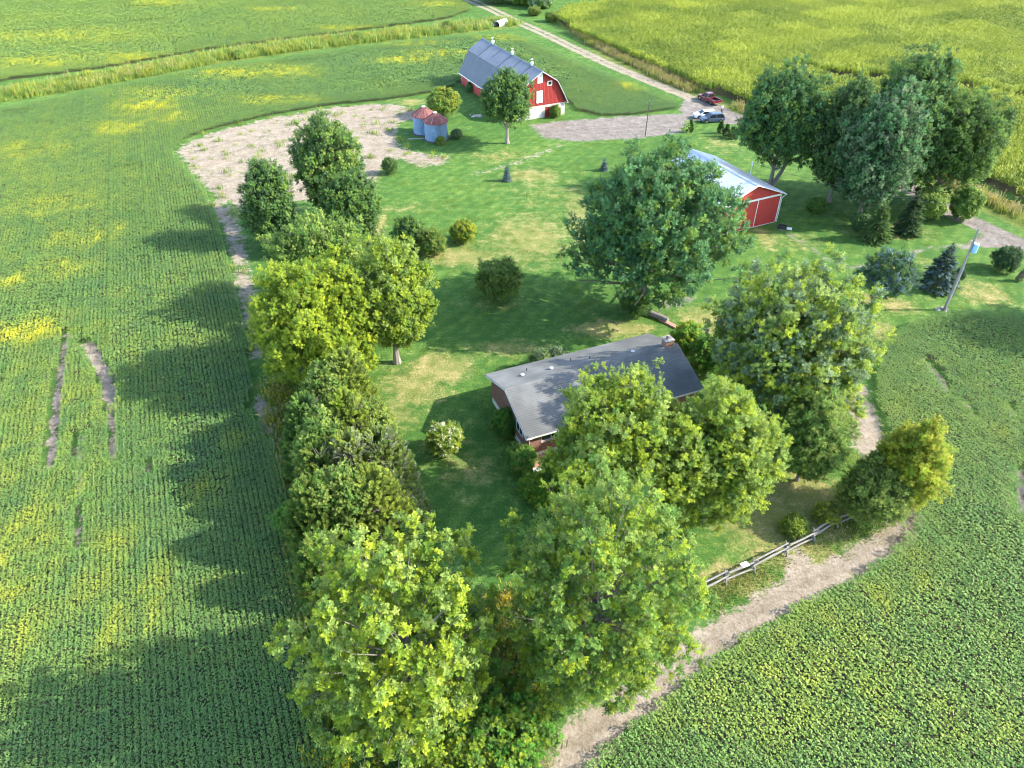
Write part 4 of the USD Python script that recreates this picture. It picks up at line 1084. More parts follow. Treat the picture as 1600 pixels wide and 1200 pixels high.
tree('willow_shrub', 'tall golden yellow shrub at the edge of the right field', 'shrub', 33.0, 43.8, 9.4, 2.6, .4, ['leaf_yellow', 'leaf_yellow', 'leaf_lime'], sprig='fine', s=.85, up=.5, trunk=.14, lobe=.36, rough=.26, dens=1.0, limbs=10)
tree('willow_shrub', 'olive shrub leaning on the golden one by the fence end', 'shrub', 30.6, 42.9, 5.8, 2.8, .2, ['leaf_olive', 'leaf_olive', 'leaf_light'], sprig='fine', s=.8, up=.4, trunk=.12, lobe=.34, rough=.3, limbs=10)
tree('shade_tree', 'small olive green tree below the round right maple', 'tree', 25.8, 47.2, 9.4, 2.9, .3, ['leaf_olive', 'leaf_light', 'leaf_green'], sprig='fine', s=.85, up=.3, trunk=.14, lobe=.34, rough=.3)
tree('lawn_shrub', 'clipped globe shaped evergreen at the edge of the pale yard', 'shrub', -20.3, 118.5, 2.6, 1.2, .0, ['needle_green'], sprig='fine', s=.4, rough=.03, trunk=.06, limbs=4)
tree('lawn_shrub', 'small yellow green shrub in the middle of the lawn', 'shrub', -6.7, 94.0, 3.0, 1.75, .1, ['leaf_yellow', 'leaf_lime', 'leaf_green'], s=.55, trunk=.08, limbs=6)
tree('lawn_shrub', 'dark green double shrub behind the hedge maple on the lawn', 'shrub', -14.0, 91.4, 4.6, 2.4, .1, ['leaf_deep', 'leaf_green'], s=.7, trunk=.08, limbs=6)
tree('lawn_shrub', 'mid green shrub to the right of the dark double shrub', 'shrub', -10.9, 90.2, 3.6, 1.9, .1, ['leaf_green', 'leaf_olive'], s=.65, trunk=.08, limbs=6)
tree('lawn_shrub', 'olive vase shaped shrub in the shade of the largest maple', 'shrub', -1.7, 78.4, 5.0, 2.7, .2, ['leaf_olive', 'leaf_green'], sprig='fine', s=.8, dens=.75, up=.7, trunk=.09, rough=.28, limbs=8)
tree('barnyard_shrub', 'large yellow green shrub behind the two grain bins', 'shrub', -13.4, 147.8, 5.0, 3.0, .1, ['leaf_olive', 'leaf_green', 'leaf_yellow'], sprig='far', s=.9, up=.6, trunk=.1, limbs=8)
tree('barnyard_shrub', 'small brown weed bush right of the front grain bin', 'bush', -10.2, 135.1, 1.6, .95, .0, ['leaf_deep', 'leaf_grey'], sprig='fine', s=.4, trunk=.04, limbs=5)
tree('barnyard_shrub', 'weeds growing against the front of the right grain bin', 'bush', -12.9, 131.9, 1.5, .8, .0, ['leaf_green', 'leaf_olive'], sprig='fine', s=.4, trunk=.04, limbs=4)
tree('barnyard_shrub', 'vine shrub growing against the barn front between its white doors', 'shrub', 8.5, 146.9, 2.3, 1.0, .0, ['leaf_green', 'leaf_olive'], sprig='fine', s=.45, trunk=.04, limbs=5)
tree('barnyard_shrub', 'dark weeds along the left wall of the barn', 'shrub', -8.6, 164.2, 1.6, 1.1, .0, ['leaf_deep'], sprig='far', s=.5, trunk=.04, limbs=4)
t = tree('hydrangea_bush', 'pale flowering hydrangea bush on the lawn left of the farmhouse', 'bush', -6.3, 50.8, 3.1, 1.65, .5, ['leaf_lime', 'leaf_light'], s=.5, trunk=.08, limbs=8, rough=.1, dens=.8)
r_ = rng_of('blossom')
dd = unit(r_.normal(0, 1, (95, 3)) + np.array([.1, 0, .35]))
place_crown(t, ['blossom'], 'sprig', dd * np.array([1.55, 1.55, 1.25]) * r_.uniform(.88, 1.0, (95, 1)) + np.array([0, 0, 1.75]), dd + np.array([0, 0, .3]), r_.uniform(.28, .42, 95), r_, 'flower_heads')
tree('house_shrub', 'bright green shrub against the left gable wall of the farmhouse', 'shrub', -.6, 53.4, 3.0, 1.3, .05, ['leaf_bright', 'leaf_green'], s=.55, trunk=.05, limbs=6)
tree('house_shrub', 'leafy shrub at the near left corner of the farmhouse', 'shrub', .9, 48.6, 2.6, 1.25, .05, ['leaf_bright', 'leaf_light'], s=.5, trunk=.05, limbs=6)
tree('house_shrub', 'low spreading shrub in front of the farmhouse porch corner', 'shrub', 2.6, 45.2, 2.0, 1.8, .05, ['leaf_bright', 'leaf_lime'], s=.5, trunk=.05, limbs=6, square=2.6)
tree('house_shrub', 'low green shrub beneath the front eave maple', 'shrub', 4.4, 46.4, 2.6, 1.5, .05, ['leaf_green', 'leaf_bright'], s=.5, trunk=.05, limbs=6)
tree('house_shrub', 'yellow green shrub beside the farmhouse chimney', 'shrub', 19.2, 66.6, 3.9, 1.7, .05, ['leaf_lime', 'leaf_bright'], s=.6, trunk=.06, limbs=6)
tree('house_shrub', 'dark green shrub between the chimney end and the right maple', 'shrub', 20.9, 63.4, 4.4, 1.9, .05, ['leaf_bright', 'leaf_green'], s=.6, trunk=.06, limbs=6)
tree('garden_sapling', 'thin pale sapling behind the farmhouse back eave', 'sapling', 3.0, 63.8, 2.6, 1.0, .3, ['leaf_light', 'leaf_silver'], sprig='fine', s=.5, dens=.3, trunk=.03, limbs=8, rough=.4, hollow=0)
tree('garden_sapling', 'thin pale sapling close beside the other behind the back eave', 'sapling', 4.9, 64.8, 2.2, .9, .3, ['leaf_silver'], sprig='fine', s=.5, dens=.3, trunk=.03, limbs=8, rough=.4, hollow=0)
tree('fence_shrub', 'small yellow green shrub behind the middle of the rail fence', 'shrub', 23.6, 41.1, 1.7, 1.0, .05, ['leaf_lime', 'leaf_olive'], sprig='fine', s=.45, trunk=.04, limbs=5)
tree('fence_shrub', 'yellow green shrub hiding the rail fence near its far end', 'shrub', 26.7, 42.3, 1.9, 1.05, .05, ['leaf_yellow', 'leaf_olive'], sprig='fine', s=.45, trunk=.04, limbs=5)
tree('wall_vine', 'green vine shrub at the trunk of the largest maple', 'shrub', 14.9, 75.2, 3.0, 1.9, .05, ['leaf_deep', 'leaf_green'], s=.6, trunk=.05, limbs=6)
tree('lawn_maple', 'large maple standing past the right edge by the lane, its shade on the field', 'tree', 77.0, 70.5, 15.0, 6.0, 2.0, ['leaf_green', 'leaf_light'], sprig='sprig', s=1.05, trunk=.4)

# four columnar cypresses and two more near the gravel yard
CY = [((1077, 207), 'lone dark cone shaped cypress beside the gravel yard'), ((1125, 209), 'first cypress of the row, nearest the parked cars'), ((1134, 214), 'second cypress of the row below the parked cars'), ((1143, 218), 'third cypress of the row, nearest the forked tree')]
for q, lb in CY:
    x, y = G(*q)
    cedar('cypress_tree', lb, 'cypress', x, y, 2.3, .55, .02, ['needle_dark', 'needle_green'], s=.45, point=1.05, group=None)
# woodland at the far end of the track
FAR = [(775, 4, 5.5, 4.5, 'leaf_green', 'round mid green tree beyond the bend of the farm track'), (815, 6, 5.0, 4.5, 'leaf_light', 'light green low tree right of the farm track at the top'), (845, 12, 4.0, 3.5, 'leaf_silver', 'pale shrubby tree at the top end of the corn'), (850, -6, 8.5, 4.2, 'leaf_deep', 'dark tree at the top edge above the corn corner'),
       (885, -10, 9.0, 5.0, 'leaf_bluegreen', 'dark bluish tree at the top edge left of the corn'), (920, -14, 9.0, 5.0, 'leaf_deep', 'dark tree at the top edge over the corn end rows'), (800, -12, 8.0, 4.5, 'leaf_bright', 'bright green tree at the top edge beyond the track'), (960, -24, 8.0, 5.5, 'leaf_green', 'green tree at the top edge furthest to the right')]
for px, py, hh, rr, mt, lb in FAR:
    x, y = G(px, py)
    tree('woodland_tree', lb, 'tree', x, y, hh, rr, .3, [mt, 'leaf_green'], sprig='far', s=1.5, trunk=.25, limbs=8, lobe=.34)
for k, (px, py, mt, lb) in enumerate([(862, 34, 'leaf_olive', 'olive shrub at the top left corner of the corn'), (835, 24, 'leaf_olive', 'olive weed shrub beside the farm track near the corn corner'), (700, 46, 'leaf_green', 'green shrub in the ditch left of the culvert'), (560, 66, 'leaf_green', 'low shrub in the middle of the ditch reeds'), (372, 92, 'leaf_green', 'low shrub in the ditch reeds farther left')]):
    x, y = G(px, py)
    tree('ditch_shrub', lb, 'shrub', x, y, [2.4, 2.2, 1.9, 1.7, 1.7][k], [1.7, 1.8, 1.3, 1.2, 1.1][k], .05, [mt, 'leaf_olive'], sprig='sprig', s=.8, trunk=.05, limbs=5)


# ------------------------------------------------------------------ farmhouse
def strip_roof(mb, x0, x1, p0, p1, rng, course=.24, tab=.36, th=.022):
    """Overlapping shingle tabs from the eave p0 (y, z) up to the ridge p1."""
    p0, p1 = np.array(p0), np.array(p1)
    L = np.linalg.norm(p1 - p0)
    d = (p1 - p0) / L
    nrm = np.array([-d[1], d[0]])
    if nrm[1] < 0:
        nrm = -nrm
    k = 0
    while k * course < L:
        a, b = k * course, min(k * course + course * 1.25, L)
        x = x0 - (tab / 2 if k % 2 else 0)
        while x < x1:
            xa, xb = max(x + .004, x0), min(x + tab - .004, x1)
            if xb - xa > .03:
                t0 = th + rng.uniform(0, .006)
                q0, q1 = p0 + d * a + nrm * (t0 + .012), p0 + d * b + nrm * .006
                e0 = p0 + d * a
                v = [(xa, *e0), (xb, *e0), (xb, *q0), (xa, *q0), (xb, *q1), (xa, *q1)]
                mb.add(v, [(0, 1, 2), (0, 2, 3), (3, 2, 4), (3, 4, 5)])
            x += tab
        k += 1


def house():
    t = thing('farmhouse', 'brick farmhouse with grey shingle gable roof and brick chimney', 'house', (*HOUSE_O, 0), HOUSE_A)
    L, W, ov = 18.0, 9.4, .48
    ze, zr = 3.35, 5.3
    # the ground frame: x along the ridge, y from the front (0) to the back
    MB().box(.06, L - .06, .06, W - .06, -.1, .85).put(t, 'foundation', 'white_paint')
    w = MB()
    th = .24
    slope = (zr - ze) / (W / 2 + ov)
    gz = lambda y: ze + .0 + slope * (min(y, W - y) + ov) - .16
    # front wall with a long window band opening, back wall, gable walls
    w.box(0, L, 0, th, .85, 1.95)
    w.box(0, 1.25, 0, th, 1.95, gz(0))
    w.box(4.3, 7.5, 0, th, 1.95, gz(0))
    w.box(9.0, 12.5, 0, th, 1.95, gz(0))
    w.box(15.2, L, 0, th, 1.95, gz(0))
    for a, b in ((1.25, 4.3), (7.5, 9.0), (12.5, 15.2)):
        w.box(a, b, 0, th, 2.95, gz(0))
    w.box(0, L, W - th, W, .85, gz(0))
    w.put(t, 'wall', 'brick')
    for x0, x1 in ((0.003, th), (L - th, L - .003)):
        g = MB()
        g.prism([(th, .85), (W - th, .85), (W - th, gz(th)), (W / 2, gz(W / 2)), (th, gz(th))], 'x', x0, x1)
        g.put(t, 'gable_wall', 'brick')
    # windows of the front
    for a, b in ((1.25, 4.3), (7.5, 9.0), (12.5, 15.2)):
        fr = MB()
        fr.box(a, b, .05, .13, 1.95, 2.03).box(a, b, .05, .13, 2.87, 2.95).box(a, a + .07, .05, .13, 2.03, 2.87).box(b - .07, b, .05, .13, 2.03, 2.87)
        for m in np.linspace(a, b, 4)[1:-1]:
            fr.box(m - .03, m + .03, .055, .125, 2.03, 2.87)
        wd = fr.put(t, 'window', 'white_paint')
        MB().box(a + .05, b - .05, .08, .10, 2.0, 2.9).put(wd, 'pane', 'window_glass')
        MB().box(a - .06, b + .06, -.06, .04, 1.88, 1.945).put(wd, 'sill', 'concrete')
    # gable window on the left wall
    fr = MB()
    fr.box(-.04, -.003, 1.4, 2.9, 1.75, 1.83).box(-.04, -.003, 1.4, 2.9, 2.75, 2.83).box(-.04, -.003, 1.4, 1.48, 1.83, 2.75).box(-.04, -.003, 2.82, 2.9, 1.83, 2.75).box(-.035, -.003, 2.12, 2.18, 1.83, 2.75)
    wd = fr.put(t, 'window', 'white_paint')
    MB().box(-.02, .0, 1.45, 2.85, 1.8, 2.8).put(wd, 'pane', 'window_glass')
    # roof deck, shingles, ridge
    rng = rng_of('roof')
    dk = MB()
    e = .10
    for s in (0, 1):
        y0, y1 = (-ov, W / 2) if s == 0 else (W + ov, W / 2)
        v = [(x, y, z) for x in (-ov, L + ov) for y, z in ((y0, ze), (y1, zr), (y1, zr - e), (y0, ze - e))]
        f = [(0, 1, 2), (0, 2, 3), (4, 6, 5), (4, 7, 6), (0, 4, 5), (0, 5, 1), (1, 5, 6), (1, 6, 2), (2, 6, 7), (2, 7, 3), (3, 7, 4), (3, 4, 0)]
        dk.add(v, f)
    roof = dk.put(t, 'roof', 'trim_dark')
    sh = MB()
    strip_roof(sh, -ov, L + ov, (-ov - .02, ze), (W / 2, zr), rng)
    sh.put(roof, 'shingles', 'shingle', kind='stuff')
    sh = MB()
    strip_roof(sh, -ov, L + ov, (W + ov + .02, ze), (W / 2, zr), rng)
    sh.put(roof, 'shingles', 'shingle', kind='stuff')
    rc = MB()
    x = -ov
    while x < L + ov - .05:
        b = min(x + .3, L + ov)
        rc.prism([(W / 2 - .16, zr - .03), (W / 2 + .16, zr - .03), (W / 2, zr + .055)], 'x', x, b - .01)
        x += .3
    rc.put(roof, 'ridge_caps', 'shingle', kind='stuff')
    # fascia boards, barge boards, gutters
    MB().box(-ov, L + ov, -ov - .03, -ov - .004, ze - .20, ze - .01).put(t, 'fascia', 'white_paint')
    MB().box(-ov, L + ov, W + ov + .004, W + ov + .03, ze - .20, ze - .01).put(t, 'fascia', 'white_paint')
    for x in (-ov - .028, L + ov + .004):
        for y0, y1 in ((-ov, W / 2 - .004), (W + ov, W / 2 + .004)):
            v = [(xx, y, z) for xx in (x, x + .024) for y, z in ((y0, ze - .01), (y1, zr - .0), (y1, zr - .2), (y0, ze - .21))]
            f = [(0, 1, 2), (0, 2, 3), (4, 6, 5), (4, 7, 6), (0, 4, 5), (0, 5, 1), (1, 5, 6), (1, 6, 2), (2, 6, 7), (2, 7, 3), (3, 7, 4), (3, 4, 0)]
            MB().add(v, f).put(t, 'barge_board', 'white_paint')
    MB().tube([(.0, -.12, .05), (.0, -.12, ze - .5), (.0, -ov - .05, ze - .2)], .05, 8).put(t, 'downspout', 'white_paint')
    MB().box(-.2, 5.8, -1.5, -.004, -.1, .38).put(t, 'porch_slab', 'terracotta')
    MB().box(-.25, 5.85, -1.62, -1.503, -.1, .46).put(t, 'porch_kerb', 'white_paint')
    # chimney
    c = MB()
    cx, cy = L - .55, W / 2 + .35
    c.box(cx - .42, cx + .42, cy - .42, cy + .42, 3.0, 5.95)
    ch = c.put(t, 'chimney', 'brick')
    MB().box(cx - .5, cx + .5, cy - .5, cy + .5, 5.953, 6.05).put(ch, 'cap', 'concrete')
    f2 = MB()
    f2.lathe([(.13, 6.05), (.13, 6.28), (.10, 6.28), (.10, 6.05)], 12, (cx - .12, cy, 0))
    f2.put(ch, 'flue', 'terracotta')
    # roof vents on the back slope and one in front
    for x, y, k in ((2.3, 6.9, 0), (3.2, 7.9, 1), (5.3, 6.7, 2), (9.6, 6.8, 1), (13.8, 5.6, 0), (7.9, 7.6, 1)):
        z = zr - (zr - ze) / (W / 2 + ov) * abs(y - W / 2)
        v = MB()
        if k == 1:
            v.tube([(x, y, z - .1), (x, y, z + .38)], .045, 8)
            v.put(roof, 'vent_pipe', 'trim_dark')
        else:
            v.lathe([(.09, z - .05), (.09, z + .14), (.2, z + .14), (.2, z + .2), (.02, z + .29)], 12, (x, y, 0))
            v.put(roof, 'roof_vent', 'metal_pale')


house()


# ------------------------------------------------------------------ barn
def wave_panels(mb, y0, y1, p, q, pitch=.76, rib=.03, w=.06):
    """Raised seams on a roof slope from p (x, z) to q (x, z), running down the slope at each pitch along y."""
    p, q = np.array(p), np.array(q)
    d = (q - p) / np.linalg.norm(q - p)
    n = np.array([-d[1], d[0]])
    if n[1] < 0:
        n = -n
    y = y0 + pitch / 2
    while y < y1:
        a, b = p + n * rib, q + n * rib
        v = [(p[0], y - w, p[1]), (q[0], y - w, q[1]), (b[0], y, b[1]), (a[0], y, a[1]), (p[0], y + w, p[1]), (q[0], y + w, q[1])]
        mb.add(v, [(0, 1, 2), (0, 2, 3), (3, 2, 5), (3, 5, 4)])
        y += pitch


def slab(mb, y0, y1, p, q, th):
    p, q = np.array(p, float), np.array(q, float)
    d = (q - p) / np.linalg.norm(q - p)
    n = np.array([-d[1], d[0]])
    if n[1] < 0:
        n = -n
    c = [p, q, q - n * th, p - n * th]
    v = [(k[0], y, k[1]) for y in (y0, y1) for k in c]
    f = [(0, 1, 2), (0, 2, 3), (4, 6, 5), (4, 7, 6), (0, 4, 5), (0, 5, 1), (1, 5, 6), (1, 6, 2), (2, 6, 7), (2, 7, 3), (3, 7, 4), (3, 4, 0)]
    mb.add(v, f)


def barn():
    t = thing('barn', 'large red gambrel barn with slate metal roof and white doors', 'barn', (*BARN_O, 0), BARN_A)
    W, L = 10.8, 27.5
    kx, kz, zr, ze = 2.0, 6.8, 8.9, 2.45
    low = MB()
    th = .3
    low.box(0, 4.1, 0, th, -.1, 2.42).box(6.35, 9.3, 0, th, 1.95, 2.42).box(9.3, W, 0, th, -.1, 2.42).box(5.7, 6.35, 0, th, -.1, 2.42).box(4.1, 5.7, 0, th, 2.1, 2.42)
    low.put(t, 'stone_base', 'whitewash')
    MB().box(6.35, 9.3, .12, .2, -.1, 1.95).put(t, 'stable_door', 'red_barn')
    MB().box(4.1, 5.7, .05, .14, -.05, 2.1).put(t, 'cow_door', 'white_paint')
    gp = [(0, 2.42), (W, 2.42), (W - kx + .12, kz - .15), (W / 2, zr - .17), (kx - .12, kz - .15)]
    for y0, y1 in ((.02, .26), (L - .26, L - .02)):
        MB().prism(gp, 'y', y0, y1).put(t, 'gable_wall', 'red_barn')
    bt = MB()
    x = .35
    while x < W - .2:                                     # vertical board battens of the front gable
        z = min(kz - .3 + (zr - kz) * (min(x, W - x) - kx) / (W / 2 - kx) if min(x, W - x) > kx else 2.42 + (kz - 2.6) * min(x, W - x) / kx, zr - .4)
        if z > 2.7:
            bt.box(x - .018, x + .018, -.008, .021, 2.44, z)
        x += .3
    bt.put(t, 'battens', 'red_barn', kind='stuff')
    for x in (0.0, W - .24):
        MB().box(x + .01, x + .23, .26, L - .26, .6, ze + .3).put(t, 'side_wall', 'red_barn')
        MB().box(x - .02, x + .26, .3, L - .3, -.1, .6).put(t, 'side_base', 'red_barn')
    MB().box(.03, W - .03, L - .25, L - .06, -.1, 2.42).put(t, 'back_base', 'whitewash')
    for y in (23.2, 18.8, 14.4, 10.0, 5.6):
        fr = MB()
        fr.box(-.05, .004, y - .75, y + .75, 1.7, 1.8).box(-.05, .004, y - .75, y + .75, 2.25, 2.35).box(-.05, .004, y - .75, y - .65, 1.8, 2.25).box(-.05, .004, y + .65, y + .75, 1.8, 2.25).box(-.045, .004, y - .04, y + .04, 1.8, 2.25)
        w = fr.put(t, 'side_window', 'white_paint')
        MB().box(-.025, .0, y - .68, y + .68, 1.76, 2.3).put(w, 'pane', 'window_glass')
    MB().box(4.6, 5.7, -.06, -.012, 6.65, 8.4).put(t, 'hay_door', 'white_paint')
    MB().box(4.45, 5.75, -.06, -.012, 2.95, 5.25).put(t, 'loft_door', 'white_paint')
    fr = MB()
    fr.box(6.75, 7.75, -.06, -.012, 5.95, 6.1).box(6.75, 7.75, -.06, -.012, 6.7, 6.85).box(6.75, 6.9, -.06, -.012, 6.1, 6.7).box(7.6, 7.75, -.06, -.012, 6.1, 6.7)
    w = fr.put(t, 'gable_window', 'white_paint')
    MB().box(6.85, 7.65, -.03, -.013, 6.05, 6.75).put(w, 'pane', 'window_glass')
    # gambrel roof
    ov = .4
    kL, kR = (kx, kz), (W - kx, kz)
    eL, eR = (-.45, ze), (W + .45, ze)
    for a, b, nm, mt in ((eL, kL, 'lower_roof', 'metal_slate'), (eR, kR, 'lower_roof', 'metal_slate'), ((kx - .06, kz + .05), (W / 2, zr), 'upper_roof', 'metal_grey'), ((W - kx + .06, kz + .05), (W / 2, zr), 'upper_roof', 'metal_grey')):
        m = MB()
        slab(m, -ov, L + ov, a, b, .10)
        rf = m.put(t, nm, mt)
        s = MB()
        wave_panels(s, -ov, L + ov, a, b, .76)
        s.put(rf, 'seams', mt, kind='stuff')
        if nm == 'upper_roof':
            for y in (4.0, 8.4, 12.8, 17.6, 22.4):
                k = MB()
                p, q = np.array(a), np.array(b)
                if y in (8.4, 17.6):
                    p = p + (q - p) * .35
                k.bar((p[0], y, p[1] + .05), (q[0], y, q[1] + .05), .16, .07)
                k.put(rf, 'roof_strap', 'metal_seam')
    MB().prism([(W / 2 - .22, zr - .05), (W / 2 + .22, zr - .05), (W / 2, zr + .1)], 'y', -ov, L + ov).put(t, 'ridge_cap', 'metal_grey')
    for a, b in ((eL, kL), (kL, (W / 2, zr)), (eR, kR), (kR, (W / 2, zr))):
        m = MB()
        m.bar((a[0], -ov - .03, a[1] - .10), (b[0], -ov - .03, b[1] - .10), .05, .22, up=(0, -1, 0) if 0 else (0, 1, 0))
        m.put(t, 'rake_board', 'white_paint')
    for x in (eL[0], eR[0]):
        MB().box(x - .03, x + .03, -ov, L + ov, ze - .22, ze - .04).put(t, 'eave_board', 'white_paint')
    for y in (4.0, 12.8, 22.4):
        v = MB()
        v.lathe([(.22, zr - .1), (.22, zr + .28), (.32, zr + .32), (.36, zr + .48), (.32, zr + .64), (.10, zr + .76), (.02, zr + .8)], 14, (W / 2, y, 0))
        vt = v.put(t, 'ridge_ventilator', 'metal_pale')
        MB().tube([(W / 2, y, zr + .75), (W / 2, y, zr + 1.35)], .02, 5).box(W / 2 - .3, W / 2 + .25, y - .012, y + .012, zr + 1.12, zr + 1.22).put(vt, 'weather_vane', 'white_paint')


barn()


# ------------------------------------------------------------------ grain bins
def grain_bin(label, x, y):
    t = thing('grain_bin', label, 'grain bin', (x, y, 0))
    R0, zw, za = 2.1, 3.4, 4.75
    MB().lathe([(0.01, .2), (2.45, .2), (2.45, -.1)], 28).put(t, 'foundation', 'dark_timber')
    prof = []
    for z in np.arange(.21, zw, .10):
        prof += [(R0 + .014, z), (R0 - .014, z + .05)]
    MB().lathe(prof, 48).put(t, 'wall', 'galvanised', smooth=60)
    hp = MB()
    for z in (1.0, 1.8, 2.6):
        hp.lathe([(R0 + .012, z), (R0 + .035, z + .02), (R0 + .035, z + .05), (R0 + .012, z + .07)], 48)
    hp.put(t, 'hoops', 'galvanised')
    n = 18
    rf = MB()
    for k in range(n):                                     # each roof panel has a raised rib at its edges
        a0, a1 = 2 * math.pi * k / n, 2 * math.pi * (k + 1) / n
        am = (a0 + a1) / 2
        pt = lambda r, a, z: (r * math.cos(a), r * math.sin(a), z)
        e, tp = R0 + .2, .32
        v = [pt(e, a0, zw - .04), pt(e, am, zw - .09), pt(e, a1, zw - .04), pt(tp, a0, za + .02), pt(tp, am, za - .01), pt(tp, a1, za + .02)]
        rf.add(v, [(0, 1, 4), (0, 4, 3), (1, 2, 5), (1, 5, 4)])
    roof = rf.put(t, 'roof', 'rust_roof')
    rb = MB()
    for k in range(n):
        a0 = 2 * math.pi * k / n
        rb.tube([((R0 + .2) * math.cos(a0), (R0 + .2) * math.sin(a0), zw - .02), (.32 * math.cos(a0), .32 * math.sin(a0), za + .04)], .03, 4)
    rb.put(roof, 'ribs', 'rust_roof')
    MB().lathe([(.36, za - .02), (.36, za + .12), (.25, za + .2), (.01, za + .24)], 14).put(roof, 'cap', 'metal_pale')
    MB().lathe([(R0 + .22, zw - .02), (R0 + .24, zw - .13), (R0 + .05, zw - .13)], 48).put(roof, 'eave_rim', 'rust_red')
    MB().box(-.4, .4, -R0 - .06, -R0 + .1, .5, 1.7).put(t, 'hatch', 'galvanised')


grain_bin('rear left round metal grain bin with rusty red roof', -16.35, 138.3)
grain_bin('front right round metal grain bin with streaked rusty roof', -13.9, 134.9)
mb = MB()
t = thing('timber_beam', 'pale timber lying beside the foot of the left grain bin', 'timber', (-17.4, 134.7, 0), 4)
mb.box(-1.8, 1.8, -.1, .1, 0, .22).put(t, 'beam', 'weathered_wood')


# ------------------------------------------------------------------ red shed
def shed():
    # local frame: x along the gable from left (0) to right (W), y away from the camera
    W, L = 10.6, 15.2
    a = math.radians(SHED_A)
    o = SHED_O - np.array([math.cos(a), math.sin(a)]) * W
    t = thing('machine_shed', 'red machine shed with pale metal gable roof and white trim', 'shed', (*o, 0), SHED_A)
    ze, zr, ov = 4.55, 6.85, .45
    sl = (zr - ze) / (W / 2 + ov)
    w0 = ze + sl * ov - .12
    for y0, y1 in ((0.0, .2), (L - .2, L)):
        MB().prism([(.02, .12), (W - .02, .12), (W - .02, w0), (W / 2, zr - .14), (.02, w0)], 'y', y0, y1).put(t, 'gable_wall', 'red_shed')
    for x in (0.0, W - .2):
        MB().box(x + .01, x + .19, .2, L - .2, .12, w0 - .02).put(t, 'side_wall', 'red_shed')
    MB().box(-.02, W + .02, -.025, L + .02, -.1, .118).put(t, 'base_board', 'white_paint')
    rb = MB()
    for x in np.arange(.3, W - .1, .3):
        z = (w0 + (zr - .14 - w0) * (min(x, W - x) / (W / 2))) - .12
        rb.box(x - .015, x + .015, -.018, .004, .14, z)
    rb.put(t, 'siding_ribs', 'red_shed', kind='stuff')
    MB().box(-.02, W + .02, -.08, -.02, w0 - .36, w0 - .1).put(t, 'cross_board', 'white_paint')
    MB().box(.0, .16, -.05, -.019, .12, w0 - .37).put(t, 'corner_board', 'white_paint')
    MB().box(W - .16, W + .02, -.05, -.019, .12, w0 - .37).put(t, 'corner_board', 'white_paint')
    d = MB()
    d.box(1.7, 6.3, -.07, -.022, .15, w0 - .38)
    dr = d.put(t, 'sliding_door', 'red_shed')
    MB().box(6.3, 6.42, -.085, -.022, .15, w0 - .38).put(dr, 'door_edge', 'white_paint')
    MB().box(3.97, 4.03, -.085, -.071, .15, w0 - .38).put(dr, 'door_seam', 'trim_dark')
    for e, k in ((-ov, 0), (W + ov, 1)):
        m = MB()
        slab(m, -ov, L + ov, (e, ze), (W / 2, zr), .08)
        rf = m.put(t, 'roof_slope', 'metal_pale')
        s = MB()
        wave_panels(s, -ov, L + ov, (e, ze), (W / 2, zr), .6, .025, .05)
        s.put(rf, 'seams', 'metal_pale', kind='stuff')
        m = MB()
        m.bar((e, -ov - .03, ze - .09), (W / 2, -ov - .03, zr - .09), .05, .22, up=(0, 1, 0))
        m.put(t, 'rake_board', 'white_paint')
        MB().box(e - .03, e + .03, -ov, L + ov, ze - .24, ze - .04).put(t, 'eave_board', 'white_paint')
    MB().prism([(W / 2 - .25, zr - .05), (W / 2 + .25, zr - .05), (W / 2, zr + .08)], 'y', -ov, L + ov).put(t, 'ridge_cap', 'metal_pale')
    MB().tube([(W + ov, -.3, ze - .3), (W + .1, -.12, ze - .7), (W + .1, -.12, .1)], .05, 8).put(t, 'downspout', 'white_paint')
    m = MB()
    m.tube([(W - .5, L * .42, ze + .1), (W - .5, L * .42, ze + 2.3)], .06, 8).lathe([(.11, ze + 2.2), (.11, ze + 2.4), (.02, ze + 2.5)], 10, (W - .5, L * .42, 0))
    m.put(t, 'service_mast', 'metal_pale')
    return o, W, ze


shed_o, shed_W, shed_ze = shed()


def wire(name, label, a, b, sag=.6, r=.018):
    a, b = np.array(a, float), np.array(b, float)
    ts = np.linspace(0, 1, 20)
    p = [a + (b - a) * t - np.array([0, 0, 4 * sag * t * (1 - t)]) for t in ts]
    o = MB().tube(p, r, 4).put('/World', name, 'metal_seam')
    return tag(o, label, 'wire')


a_ = math.radians(SHED_A)
mast = shed_o + np.array([math.cos(a_), math.sin(a_)]) * (shed_W - .5) + np.array([-math.sin(a_), math.cos(a_)]) * 15.2 * .42
wire('power_wire', 'thin wire sagging from the shed mast over the shaded lawn', (*mast, shed_ze + 2.3), (59.5, 92.5, 6.2), .8)


